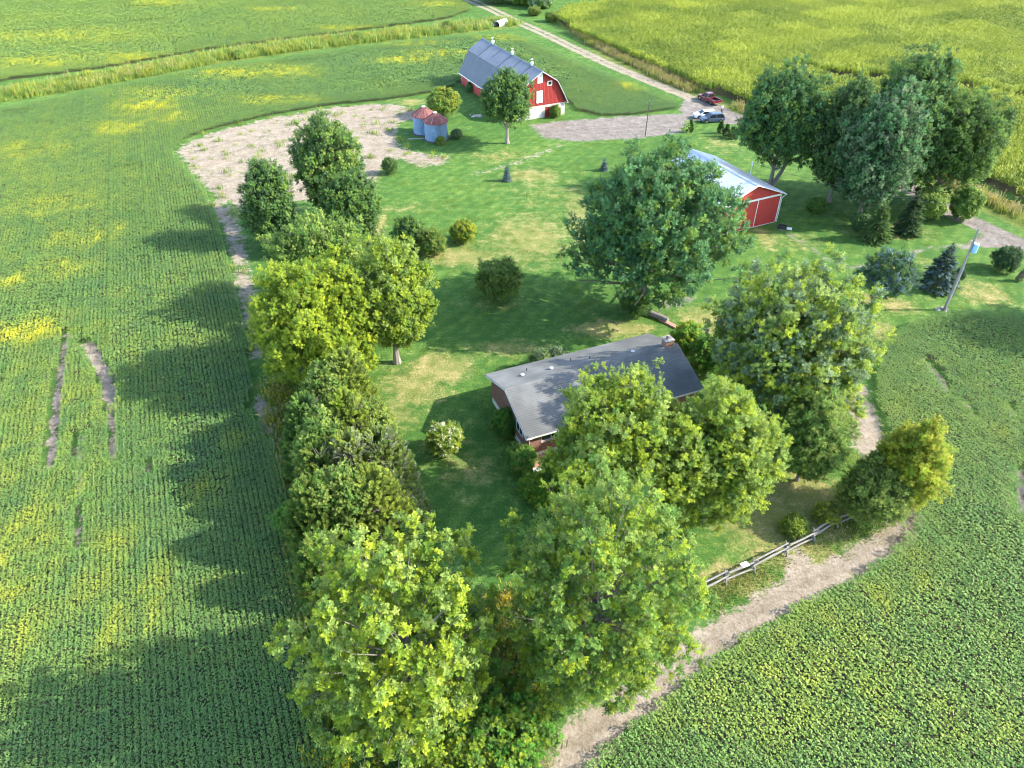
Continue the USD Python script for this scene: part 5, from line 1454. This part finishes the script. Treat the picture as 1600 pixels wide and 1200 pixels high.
# ------------------------------------------------------------------ utility poles
def pole(label, base, h, r, lean, kit):
    t = thing('utility_pole', label, 'utility pole', (*base, 0))
    top = np.array([lean[0], lean[1], h])
    MB().tube([(0, 0, -.1), top * .5, top], [r, r * .85, r * .65], 10).put(t, 'pole', 'pole_wood' if kit else 'dark_timber')
    if kit:
        q = top * .78
        m = MB()
        m.lathe([(.02, -.55), (.30, -.52), (.32, -.45), (.32, .45), (.28, .52), (.02, .58)], 16, q + np.array([.42, -.1, 0]))
        tr = m.put(t, 'transformer', 'transformer_paint')
        MB().lathe([(.30, .50), (.33, .53), (.30, .6), (.02, .66)], 16, q + np.array([.42, -.1, 0])).put(tr, 'lid', 'white_paint')
        MB().tube([q + np.array([.42, -.1, .6]), q + np.array([.42, -.1, .9])], .05, 6).put(tr, 'bushing', 'stone')
        MB().bar(q, q + np.array([.3, -.07, 0]), .1, .12).put(t, 'bracket', 'metal_pale')
        MB().tube([top * .1 + np.array([.14, -.1, 0]), top * .55 + np.array([.14, -.1, 0])], .03, 5).put(t, 'cable_guard', 'metal_pale')
    else:
        MB().bar(top * .93 + np.array([-.5, 0, 0]), top * .93 + np.array([.5, 0, 0]), .08, .1).put(t, 'crossarm', 'pole_wood')
    MB().lathe([(.05, 0), (.05, .14), (.02, .2)], 8, top).put(t, 'insulator', 'stone')
    return top


p2 = np.array([52.48, 75.96])
top2 = pole('weathered utility pole with a blue transformer by the right field', p2, 10.8, .17, (.05, .0), True)
p1 = np.array([24.77, 136.3])
top1 = pole('thin dark utility pole beside the gravel yard', p1, 6.3, .10, (.1, 0), False)
MBs = MB()
t = thing('pole_footing', 'heap of stones and dead brush round the foot of the transformer pole', 'stones', (*p2, 0))
r_ = rng_of('footing')
for k in range(9):
    s = trimesh.creation.icosphere(1, r_.uniform(.12, .28))
    s.vertices *= r_.uniform(.7, 1.2, 3)
    a = r_.uniform(0, 6.28)
    s.vertices += (math.cos(a) * r_.uniform(.35, .8) - .2, math.sin(a) * r_.uniform(.3, .5), .08)
    MB().tm(s).put(t, 'stone', 'stone')
br = MB()
for k in range(30):
    a = r_.uniform(0, 6.28)
    br.tube([(math.cos(a) * .2 - .3, math.sin(a) * .2, .05), (math.cos(a) * r_.uniform(.4, .9) - .4, math.sin(a) * .5, r_.uniform(.2, .7))], [.02, .006], 3)
br.put(t, 'brush', 'twig', kind='stuff')


# ------------------------------------------------------------------ split rail fence
def fence():
    pts = [G(*q) for q in ((1091, 930), (1131, 910), (1175, 892), (1225, 866), (1268, 845), (1304, 822), (1340, 808))]
    o = pts[0]
    t = thing('rail_fence', 'weathered split rail fence along the right edge of the lawn', 'fence', (*o, 0))
    rng = rng_of('fence')
    L = [np.array([*(p - o), 0]) for p in pts]
    for i, p in enumerate(L):
        m = MB()
        d = L[min(i + 1, len(L) - 1)] - L[max(i - 1, 0)]
        d /= np.linalg.norm(d)
        n = np.array([-d[1], d[0], 0])
        if i in (0, 6):
            m.tube([p + np.array([0, 0, -.1]), p + np.array([.03, 0, 1.45])], [.09, .075], 7)
            m.put(t, 'post', 'grey_wood')
        else:
            for s in (-1, 1):                             # crossed stakes
                m = MB()
                m.tube([p + n * .38 * s + np.array([0, 0, -.1]), p - n * .22 * s + d * .05 * s + np.array([0, 0, 1.5])], [.07, .055], 6)
                m.put(t, 'stake', 'grey_wood')
    for i in range(len(L) - 1):
        a, b = L[i], L[i + 1]
        d = unit(b - a)
        n = np.array([-d[1], d[0], 0])
        for k, z in enumerate((.45, .85, 1.2)):
            s = (-1) ** (i + k) * .09
            m = MB()
            a1, b1 = a - d * .18 + n * s + np.array([0, 0, z + rng.uniform(-.05, .05)]), b + d * .18 + n * s + np.array([0, 0, z + rng.uniform(-.05, .05)])
            mid = (a1 + b1) / 2 + rng.normal(0, .03, 3)
            m.tube([a1, mid, b1], [.085, .095, .08], 5)
            m.put(t, 'rail', 'rail_wood')
    q = (L[1] + L[2]) / 2 + (L[2] - L[1]) * .12
    sg_ = thing('fence_board', 'blank white board lying on the top rail of the fence', 'board', (*(o + q[:2]), 1.34), math.degrees(math.atan2((L[2] - L[1])[1], (L[2] - L[1])[0])))
    MB().box(-.33, .33, -.22, .22, -.025, .025).put(sg_, 'panel', 'white_paint')


fence()


# ------------------------------------------------------------------ vehicles
def wheels(t, xs, half, r, w, rim='chrome'):
    for x in xs:
        for s in (-1, 1):
            y = s * (half - w / 2 + .02)
            m = MB()
            pr = [(r * .62, -w / 2), (r * .94, -w / 2), (r, -w / 2 + .04), (r, w / 2 - .04), (r * .94, w / 2), (r * .62, w / 2)]
            n = 20
            a = np.arange(n) * 2 * math.pi / n
            v = np.array([(q * np.cos(k) + x, y + z, q * np.sin(k) + r) for q, z in pr for k in a])
            f = []
            for i in range(len(pr) - 1):
                for k in range(n):
                    p, e = i * n + k, i * n + (k + 1) % n
                    f += [(p, e + n, e), (p, p + n, e + n)]
            tw = m.add(v, f).put(t, 'wheel', 'tyre')
            m = MB()
            ang = np.arange(12) * 2 * math.pi / 12
            yy = y + s * (w / 2 - .03)
            v = [(x, yy + s * .02, r)] + [(x + r * .63 * math.cos(k), yy, r + r * .63 * math.sin(k)) for k in ang]
            f = [(0, 1 + k, 1 + (k + 1) % 12) if s < 0 else (0, 1 + (k + 1) % 12, 1 + k) for k in range(12)]
            m.add(v, f).put(tw, 'rim', rim)


def loft(sections):
    """Skins a row of equal cross sections (each a list of points) and closes both ends."""
    s = np.array(sections, float)
    k, n = s.shape[:2]
    v = s.reshape(-1, 3)
    f = []
    for i in range(k - 1):
        for j in range(n):
            a, b = i * n + j, i * n + (j + 1) % n
            f += [(a, b, b + n), (a, b + n, a + n)]
    for j in range(1, n - 1):
        f.append((0, j + 1, j))
        e = (k - 1) * n
        f.append((e, e + j, e + j + 1))
    m = trimesh.Trimesh(v, f, process=False)
    m.fix_normals()
    return m


def body_section(x, half, z0, z1, belly=.05, tuck=.06):
    h = z1 - z0
    return [(x, -half + tuck, z0), (x, -half, z0 + h * .3), (x, -half + .01, z0 + h * .7), (x, -half + tuck, z1 - .04), (x, -half + tuck + .08, z1), (x, half - tuck - .08, z1), (x, half - tuck, z1 - .04), (x, half - .01, z0 + h * .7), (x, half, z0 + h * .3), (x, half - tuck, z0)]


def cabin(t, prof, half, tumble, roof_mat, sill):
    """Greenhouse: prof is [(x bottom, x top) front, (x bottom, x top) rear], from sill to roof height."""
    (fb, ft), (rb, rt), zr = prof
    hb, ht = half - .08, half - .08 - tumble
    g = loft([[(fb, -hb, sill), (rb, -hb, sill), (rb, hb, sill), (fb, hb, sill)], [(ft, -ht, zr - .05), (rt, -ht, zr - .05), (rt, ht, zr - .05), (ft, ht, zr - .05)]])
    MB().tm(g).put(t, 'glass', 'car_glass')
    rf = loft([[(ft + .04, -ht - .02, zr - .06), (rt - .04, -ht - .02, zr - .06), (rt - .04, ht + .02, zr - .06), (ft + .04, ht + .02, zr - .06)], [(ft - .05, -ht + .06, zr + .0), (rt + .05, -ht + .06, zr), (rt + .05, ht - .06, zr), (ft - .05, ht - .06, zr)],
               [(ft - .3, -ht + .3, zr + .035), (rt + .3, -ht + .3, zr + .035), (rt + .3, ht - .3, zr + .035), (ft - .3, ht - .3, zr + .035)]])
    MB().tm(rf).put(t, 'roof', roof_mat)
    for s in (-1, 1):
        xs = [(fb, ft), (rb, rt)] + [((fb + rb) / 2 + .05, (ft + rt) / 2 + .05)]
        for b, q in xs:
            MB().bar((b, s * (hb + .005), sill), (q, s * (ht + .012), zr - .04), .09, .04, up=(0, 1, 0)).put(t, 'pillar', roof_mat)
        MB().box(fb - .45, fb - .25, *sorted((s * (hb + .06), s * (hb + .24))), sill + .02, sill + .17).put(t, 'mirror', roof_mat)


def suv(name, label, loc, rot, paint, L=4.7, W=1.88, H=1.66):
    t = thing(name, label, 'car', (*loc, 0), rot)
    h = W / 2
    st = [(-L / 2, h * .80, .45, .82), (-L / 2 + .12, h * .92, .32, .92), (-L / 2 + .9, h, .26, .98), (-.4, h, .25, 1.02), (L / 2 - 1.1, h, .26, 1.0), (L / 2 - .45, h * .97, .27, .95), (L / 2 - .1, h * .86, .32, .84), (L / 2, h * .7, .42, .72)]
    MB().tm(loft([body_section(*q) for q in st])).put(t, 'body', paint, smooth=35)
    cabin(t, ((L / 2 - 1.05, L / 2 - 1.85), (-L / 2 + .15, -L / 2 + .62), H), h, .17, paint, .98)
    for x in (L / 2 - .92, -L / 2 + .92):
        for s in (-1, 1):
            m = MB()
            a = np.linspace(0, math.pi, 9)
            m.tube([(x + .40 * math.cos(k), s * (h - .02), .36 + .40 * math.sin(k)) for k in a], .045, 5)
            m.put(t, 'wheel_arch', 'car_black')
    wheels(t, (L / 2 - .92, -L / 2 + .92), h, .35, .22)
    for s in (-1, 1):
        MB().box(L / 2 - .16, L / 2 - .01, *sorted((s * h * .45, s * h * .78)), .62, .76).put(t, 'headlight', 'lamp_clear')
        MB().box(-L / 2 - .02, -L / 2 + .1, *sorted((s * h * .55, s * h * .85)), .72, .92).put(t, 'tail_light', 'lamp_red')
    MB().box(L / 2 - .05, L / 2 + .012, -h * .4, h * .4, .45, .62).put(t, 'grille', 'car_black')
    return t


def pickup(label, loc, rot):
    t = thing('pickup_truck', label, 'pickup truck', (*loc, 0), rot)
    L, h = 5.8, .99
    st = [(-L / 2, h * .92, .50, 1.05), (-L / 2 + .08, h * .97, .45, 1.08), (-.55, h, .42, 1.10)]
    st2 = [(-.52, h, .42, 1.10), (L / 2 - 1.6, h, .42, 1.10), (L / 2 - .5, h * .98, .42, 1.06), (L / 2 - .08, h * .9, .46, 1.0), (L / 2, h * .82, .52, .92)]
    # pick-up box: floor and three walls, open on top
    m = MB()
    m.box(-L / 2 + .06, -.55, -h + .06, h - .06, .5, .66)
    m.box(-L / 2 + .06, -.55, -h, -h + .13, .46, 1.10).box(-L / 2 + .06, -.55, h - .13, h, .46, 1.10).box(-.66, -.54, -h + .13, h - .13, .66, 1.10)
    bd = m.put(t, 'cargo_bed', 'car_maroon')
    MB().box(-L / 2 + .13, -.67, -h + .135, h - .135, .662, .69).put(bd, 'bed_liner', 'car_black')
    MB().box(-L / 2, -L / 2 + .058, -h + .02, h - .02, .5, 1.09).put(t, 'tailgate', 'car_maroon')
    MB().tm(loft([body_section(*q) for q in st2])).put(t, 'body', 'car_maroon', smooth=35)
    cabin(t, ((1.55, .85), (-.5, -.35), 1.82), h, .18, 'car_maroon', 1.08)
    wheels(t, (L / 2 - 1.0, -L / 2 + 1.15), h, .39, .26)
    for x in (L / 2 - 1.0, -L / 2 + 1.15):
        for s in (-1, 1):
            m = MB()
            a = np.linspace(0, math.pi, 9)
            m.tube([(x + .46 * math.cos(k), s * (h - .01), .40 + .46 * math.sin(k)) for k in a], .05, 5)
            m.put(t, 'wheel_arch', 'car_black')
    MB().box(L / 2 - .02, L / 2 + .1, -h * .92, h * .92, .42, .62).put(t, 'bumper', 'chrome')
    MB().box(-L / 2 - .12, -L / 2 - .004, -h * .9, h * .9, .42, .58).put(t, 'bumper', 'chrome', 'chrome rear bumper')
    MB().box(L / 2 - .06, L / 2 + .012, -h * .5, h * .5, .64, .92).put(t, 'grille', 'car_black')
    for s in (-1, 1):
        MB().box(L / 2 - .1, L / 2 + .008, *sorted((s * h * .53, s * h * .8)), .68, .88).put(t, 'headlight', 'lamp_clear')
        MB().box(-L / 2 - .01, -L / 2 + .1, *sorted((s * (h - .13), s * (h + .004))), .72, 1.0).put(t, 'tail_light', 'lamp_red')
        MB().box(-.5, 1.6, *sorted((s * (h - .04), s * (h + .1))), .36, .42).put(t, 'running_board', 'chrome')


pickup('maroon pickup truck parked at the end of the farm track', (40.9, 156.7), 116)
suv('parked_car', 'slate blue car, nearer of the pair parked by the gravel yard', (38.9, 144.4), 189.5, 'car_slate')
suv('parked_car', 'white car parked half hidden behind the slate blue one', (38.0, 146.7), 186, 'car_white', 4.6, 1.82, 1.5)


# ------------------------------------------------------------------ person by the cars
def chain_body(bones, edge=.035):
    man = m3.Manifold()
    for (a, ra), (b, rb) in bones:
        s1 = m3.Manifold.sphere(ra, 16).translate(tuple(a))
        s2 = m3.Manifold.sphere(rb, 16).translate(tuple(b))
        man += m3.Manifold.batch_hull([s1, s2])
    man = man.refine_to_length(edge)
    me = man.to_mesh()
    tm = trimesh.Trimesh(np.array(me.vert_properties)[:, :3], np.array(me.tri_verts))
    trimesh.smoothing.filter_taubin(tm, iterations=8)
    return tm


def person():
    x, y = G(1127.5, 176.5)
    t = thing('person', 'person in white top and dark trousers standing by the parked cars', 'person', (x, y, 0), 200)
    # faces +x; y to the left
    hip, sh = .92, 1.42
    B = []
    for s in (-1, 1):
        hipj, knee, ank, toe = (0, .09 * s, hip), (.03, .11 * s, .50), (0, .12 * s, .09), (.17, .14 * s, .05)
        B += [((hipj, .095), (knee, .06)), ((knee, .058), (ank, .042)), ((ank, .045), (toe, .034))]
        shj, elb, wr = (0, .19 * s, sh - .02), (-.02, .25 * s, 1.13), (.09, .25 * s, .90)
        B += [((shj, .058), (elb, .042)), ((elb, .042), (wr, .030))]
        palm = (.12, .25 * s, .82)
        B += [((wr, .03), (palm, .034))]
        for k in range(4):
            f0, f1 = (.10 + .017 * k, .25 * s, .80), (.10 + .019 * k, .245 * s, .74 - .008 * (1.5 - abs(k - 1.5)))
            B += [((f0, .010), (f1, .008))]
        B += [(((.11, .24 * s, .85), .011), ((.155, .225 * s, .79), .009))]
        B += [(((0, 0, sh), .07), (shj, .06))]
    B += [(((0, 0, hip), .14), ((0, 0, 1.15), .125)), (((0, 0, 1.15), .125), ((0, 0, 1.34), .15)), (((0, .05, 1.34), .13), ((0, -.05, 1.34), .13)), (((0, 0, 1.40), .065), ((.01, 0, 1.54), .055)),
          (((.01, 0, 1.60), .085), ((.015, 0, 1.68), .095)), (((.05, 0, 1.58), .055), ((.06, 0, 1.62), .06)), (((.095, 0, 1.635), .016), ((.12, 0, 1.615), .014))]
    for s in (-1, 1):
        B += [(((.0, .09 * s, 1.63), .02), ((.0, .098 * s, 1.655), .018))]
    body = chain_body(B, .03)
    MB().tm(body).put(t, 'body', 'skin', smooth=60)
    f = body.triangles_center
    v = body.vertices + body.vertex_normals * .012

    def cloth(sel, name, mt, off=.012):
        fs = body.faces[sel]
        MB().add(body.vertices + body.vertex_normals * off, fs).put(t, name, mt, smooth=60)
    arm_far = (np.abs(f[:, 1]) > .17)
    cloth((f[:, 2] > .90) & (f[:, 2] < 1.49) & ~(arm_far & (f[:, 2] < 1.20)), 'shirt', 'shirt_white', .016)
    cloth((f[:, 2] > .10) & (f[:, 2] < .96) & ~(arm_far & (f[:, 2] > .70)), 'trousers', 'trousers_dark', .012)
    cloth(f[:, 2] < .12, 'shoes', 'shoe', .012)
    cloth((f[:, 2] > 1.62) & (f[:, 0] < .07 - (1.72 - f[:, 2]).clip(0) * .8), 'hair', 'hair_dark', .014)
    e = MB()
    for s in (-1, 1):
        q = trimesh.creation.icosphere(1, .011)
        q.vertices += (.098, .034 * s, 1.66)
        e.tm(q)
    e.put(t, 'eyes', 'hair_dark')
    MB().box(.108, .115, -.022, .022, 1.580, 1.588).put(t, 'mouth', 'terracotta')


person()


# ------------------------------------------------------------------ small things
def rocks(name, label, loc, n, spread, size, cat='stones'):
    t = thing(name, label, cat, (*loc, 0))
    r = rng_of(label)
    for k in range(n):
        s = trimesh.creation.icosphere(1, 1.0)
        s.vertices *= (1 + .25 * meshkit.noise(s.vertices * 1.3 + r.uniform(0, 30, 3), 1))[:, None] * r.uniform(.7, 1.2, 3) * r.uniform(*size)
        s.vertices += (r.normal(0, spread[0]), r.normal(0, spread[1]), r.uniform(*size) * .25)
        MB().tm(s).put(t, 'stone', 'stone')


rocks('rock_heap', 'small grey rock heap on the lawn left of the barn tree', (-7.6, 147.4), 7, (.8, .35), (.18, .45))
# old log beside the largest maple
t = thing('fallen_log', 'grey weathered log lying behind the farmhouse near the largest maple', 'log', (*G(1018, 494), 0), -40)
lg = MB()
lg.tube([(-2.0, 0, .35), (-1, .06, .38), (0, -.05, .36), (1.1, .05, .34), (2.2, 0, .32)], [.42, .40, .37, .36, .33], 10)
lg.put(t, 'log', 'grey_wood')
MB().tube([(.6, 0, .5), (.9, .5, .95)], [.12, .07], 6).put(t, 'branch_stub', 'grey_wood')
t = thing('garden_step', 'pinkish brick edging step behind the farmhouse chimney', 'step', (*G(1043, 506), 0), -48)
for k in range(6):
    MB().box(-1.2 + .42 * k, -.8 + .42 * k, -.28, .28, 0, .24 + .01 * (k % 2)).put(t, 'block', 'terracotta')
t = thing('watering_trough', 'black trough with a pale rim lying beside the shed corner', 'trough', (*G(1223, 357), 0), -18)
MB().box(-.75, .45, -.35, .35, 0, .08).box(-.75, .45, -.35, -.27, .08, .5).box(-.75, .45, .27, .35, .08, .5).box(-.75, -.67, -.27, .27, .08, .5).box(.37, .45, -.27, .27, .08, .5).put(t, 'tub', 'black_rubber')
MB().box(.55, 1.25, -.3, .3, 0, .18).put(t, 'board', 'white_paint')
t = thing('garden_chair', 'small red lawn chair at the lawn side of the yellow cedar', 'chair', (*G(579, 613), 0), 20)
MB().box(-.3, .3, -.28, .28, .38, .43).put(t, 'seat', 'toy_red')
bk = MB()
bk.bar((-.3, 0, .42), (-.48, 0, 1.0), .56, .05, up=(1, 0, .3))
bk.put(t, 'backrest', 'toy_red')
for sx in (-.26, .26):
    for sy in (-.24, .24):
        MB().tube([(sx, sy, 0), (sx, sy, .38)], .022, 6).put(t, 'leg', 'white_paint')
# culvert in the ditch
cx, cy = G(779, 41)
t = thing('culvert_pipe', 'white corrugated culvert pipe end in the ditch beside the farm track', 'culvert', (cx, cy, -.45), 58)
n = 24
a = np.arange(n) * 2 * math.pi / n
prof = [(1.0 + (.04 if k % 2 else 0), x) for k, x in enumerate(np.linspace(0, 4.5, 19))] + [(.93, 4.5), (.93, 0), (1.0, 0)]
v = np.array([(x - 1.0, r * np.cos(k), .9 + r * np.sin(k)) for r, x in prof for k in a])
f = []
for i in range(len(prof) - 1):
    for k in range(n):
        p, e = i * n + k, i * n + (k + 1) % n
        f += [(p, e, e + n), (p, e + n, p + n)]
MB().add(v, f).put(t, 'pipe', 'metal_pale')
v = np.array([(.5, .92 * np.cos(k), .9 + .92 * np.sin(k)) for k in a])
MB().add(np.vstack([[(.5, 0, .9)], v]), [(0, 1 + k, 1 + (k + 1) % n) for k in range(n)]).put(t, 'inner_end', 'trim_dark')

# ------------------------------------------------------------------ things of one kind share a group
GROUPS = {'maple_tree': 'maples round the farmhouse and hedge', 'cedar_tree': 'cedars of the hedge', 'cypress_tree': 'cypresses by the gravel yard', 'spruce_tree': 'spruces on the lawn', 'parked_car': 'cars parked by the gravel yard', 'grain_bin': 'pair of grain bins',
          'tall_tree': 'trees of the grove by the lane', 'utility_pole': 'utility poles', 'woodland_tree': 'trees at the far end of the track', 'house_shrub': 'shrubs round the farmhouse', 'lawn_shrub': 'shrubs on the lawn', 'barnyard_shrub': 'shrubs of the barnyard',
          'fence_shrub': 'shrubs along the rail fence', 'hedge_shrub': 'shrubs under the hedge trees', 'undergrowth_shrub': 'shrubs under the grove', 'garden_sapling': 'saplings behind the farmhouse', 'willow_shrub': 'shrubs at the fence end', 'ditch_shrub': 'shrubs along the ditch',
          'understory_tree': 'low trees between the bottom trees', 'poplar_tree': 'ragged trees by the pale yard', 'juniper_bush': 'junipers near the lane'}
for prim in stage.GetPrimAtPath('/World').GetChildren():
    base = prim.GetName()[:-4] if prim.GetName()[-4:-3] == '_' and prim.GetName()[-3:].isdigit() else prim.GetName()
    if base in GROUPS:
        prim.SetCustomDataByKey('group', GROUPS[base])
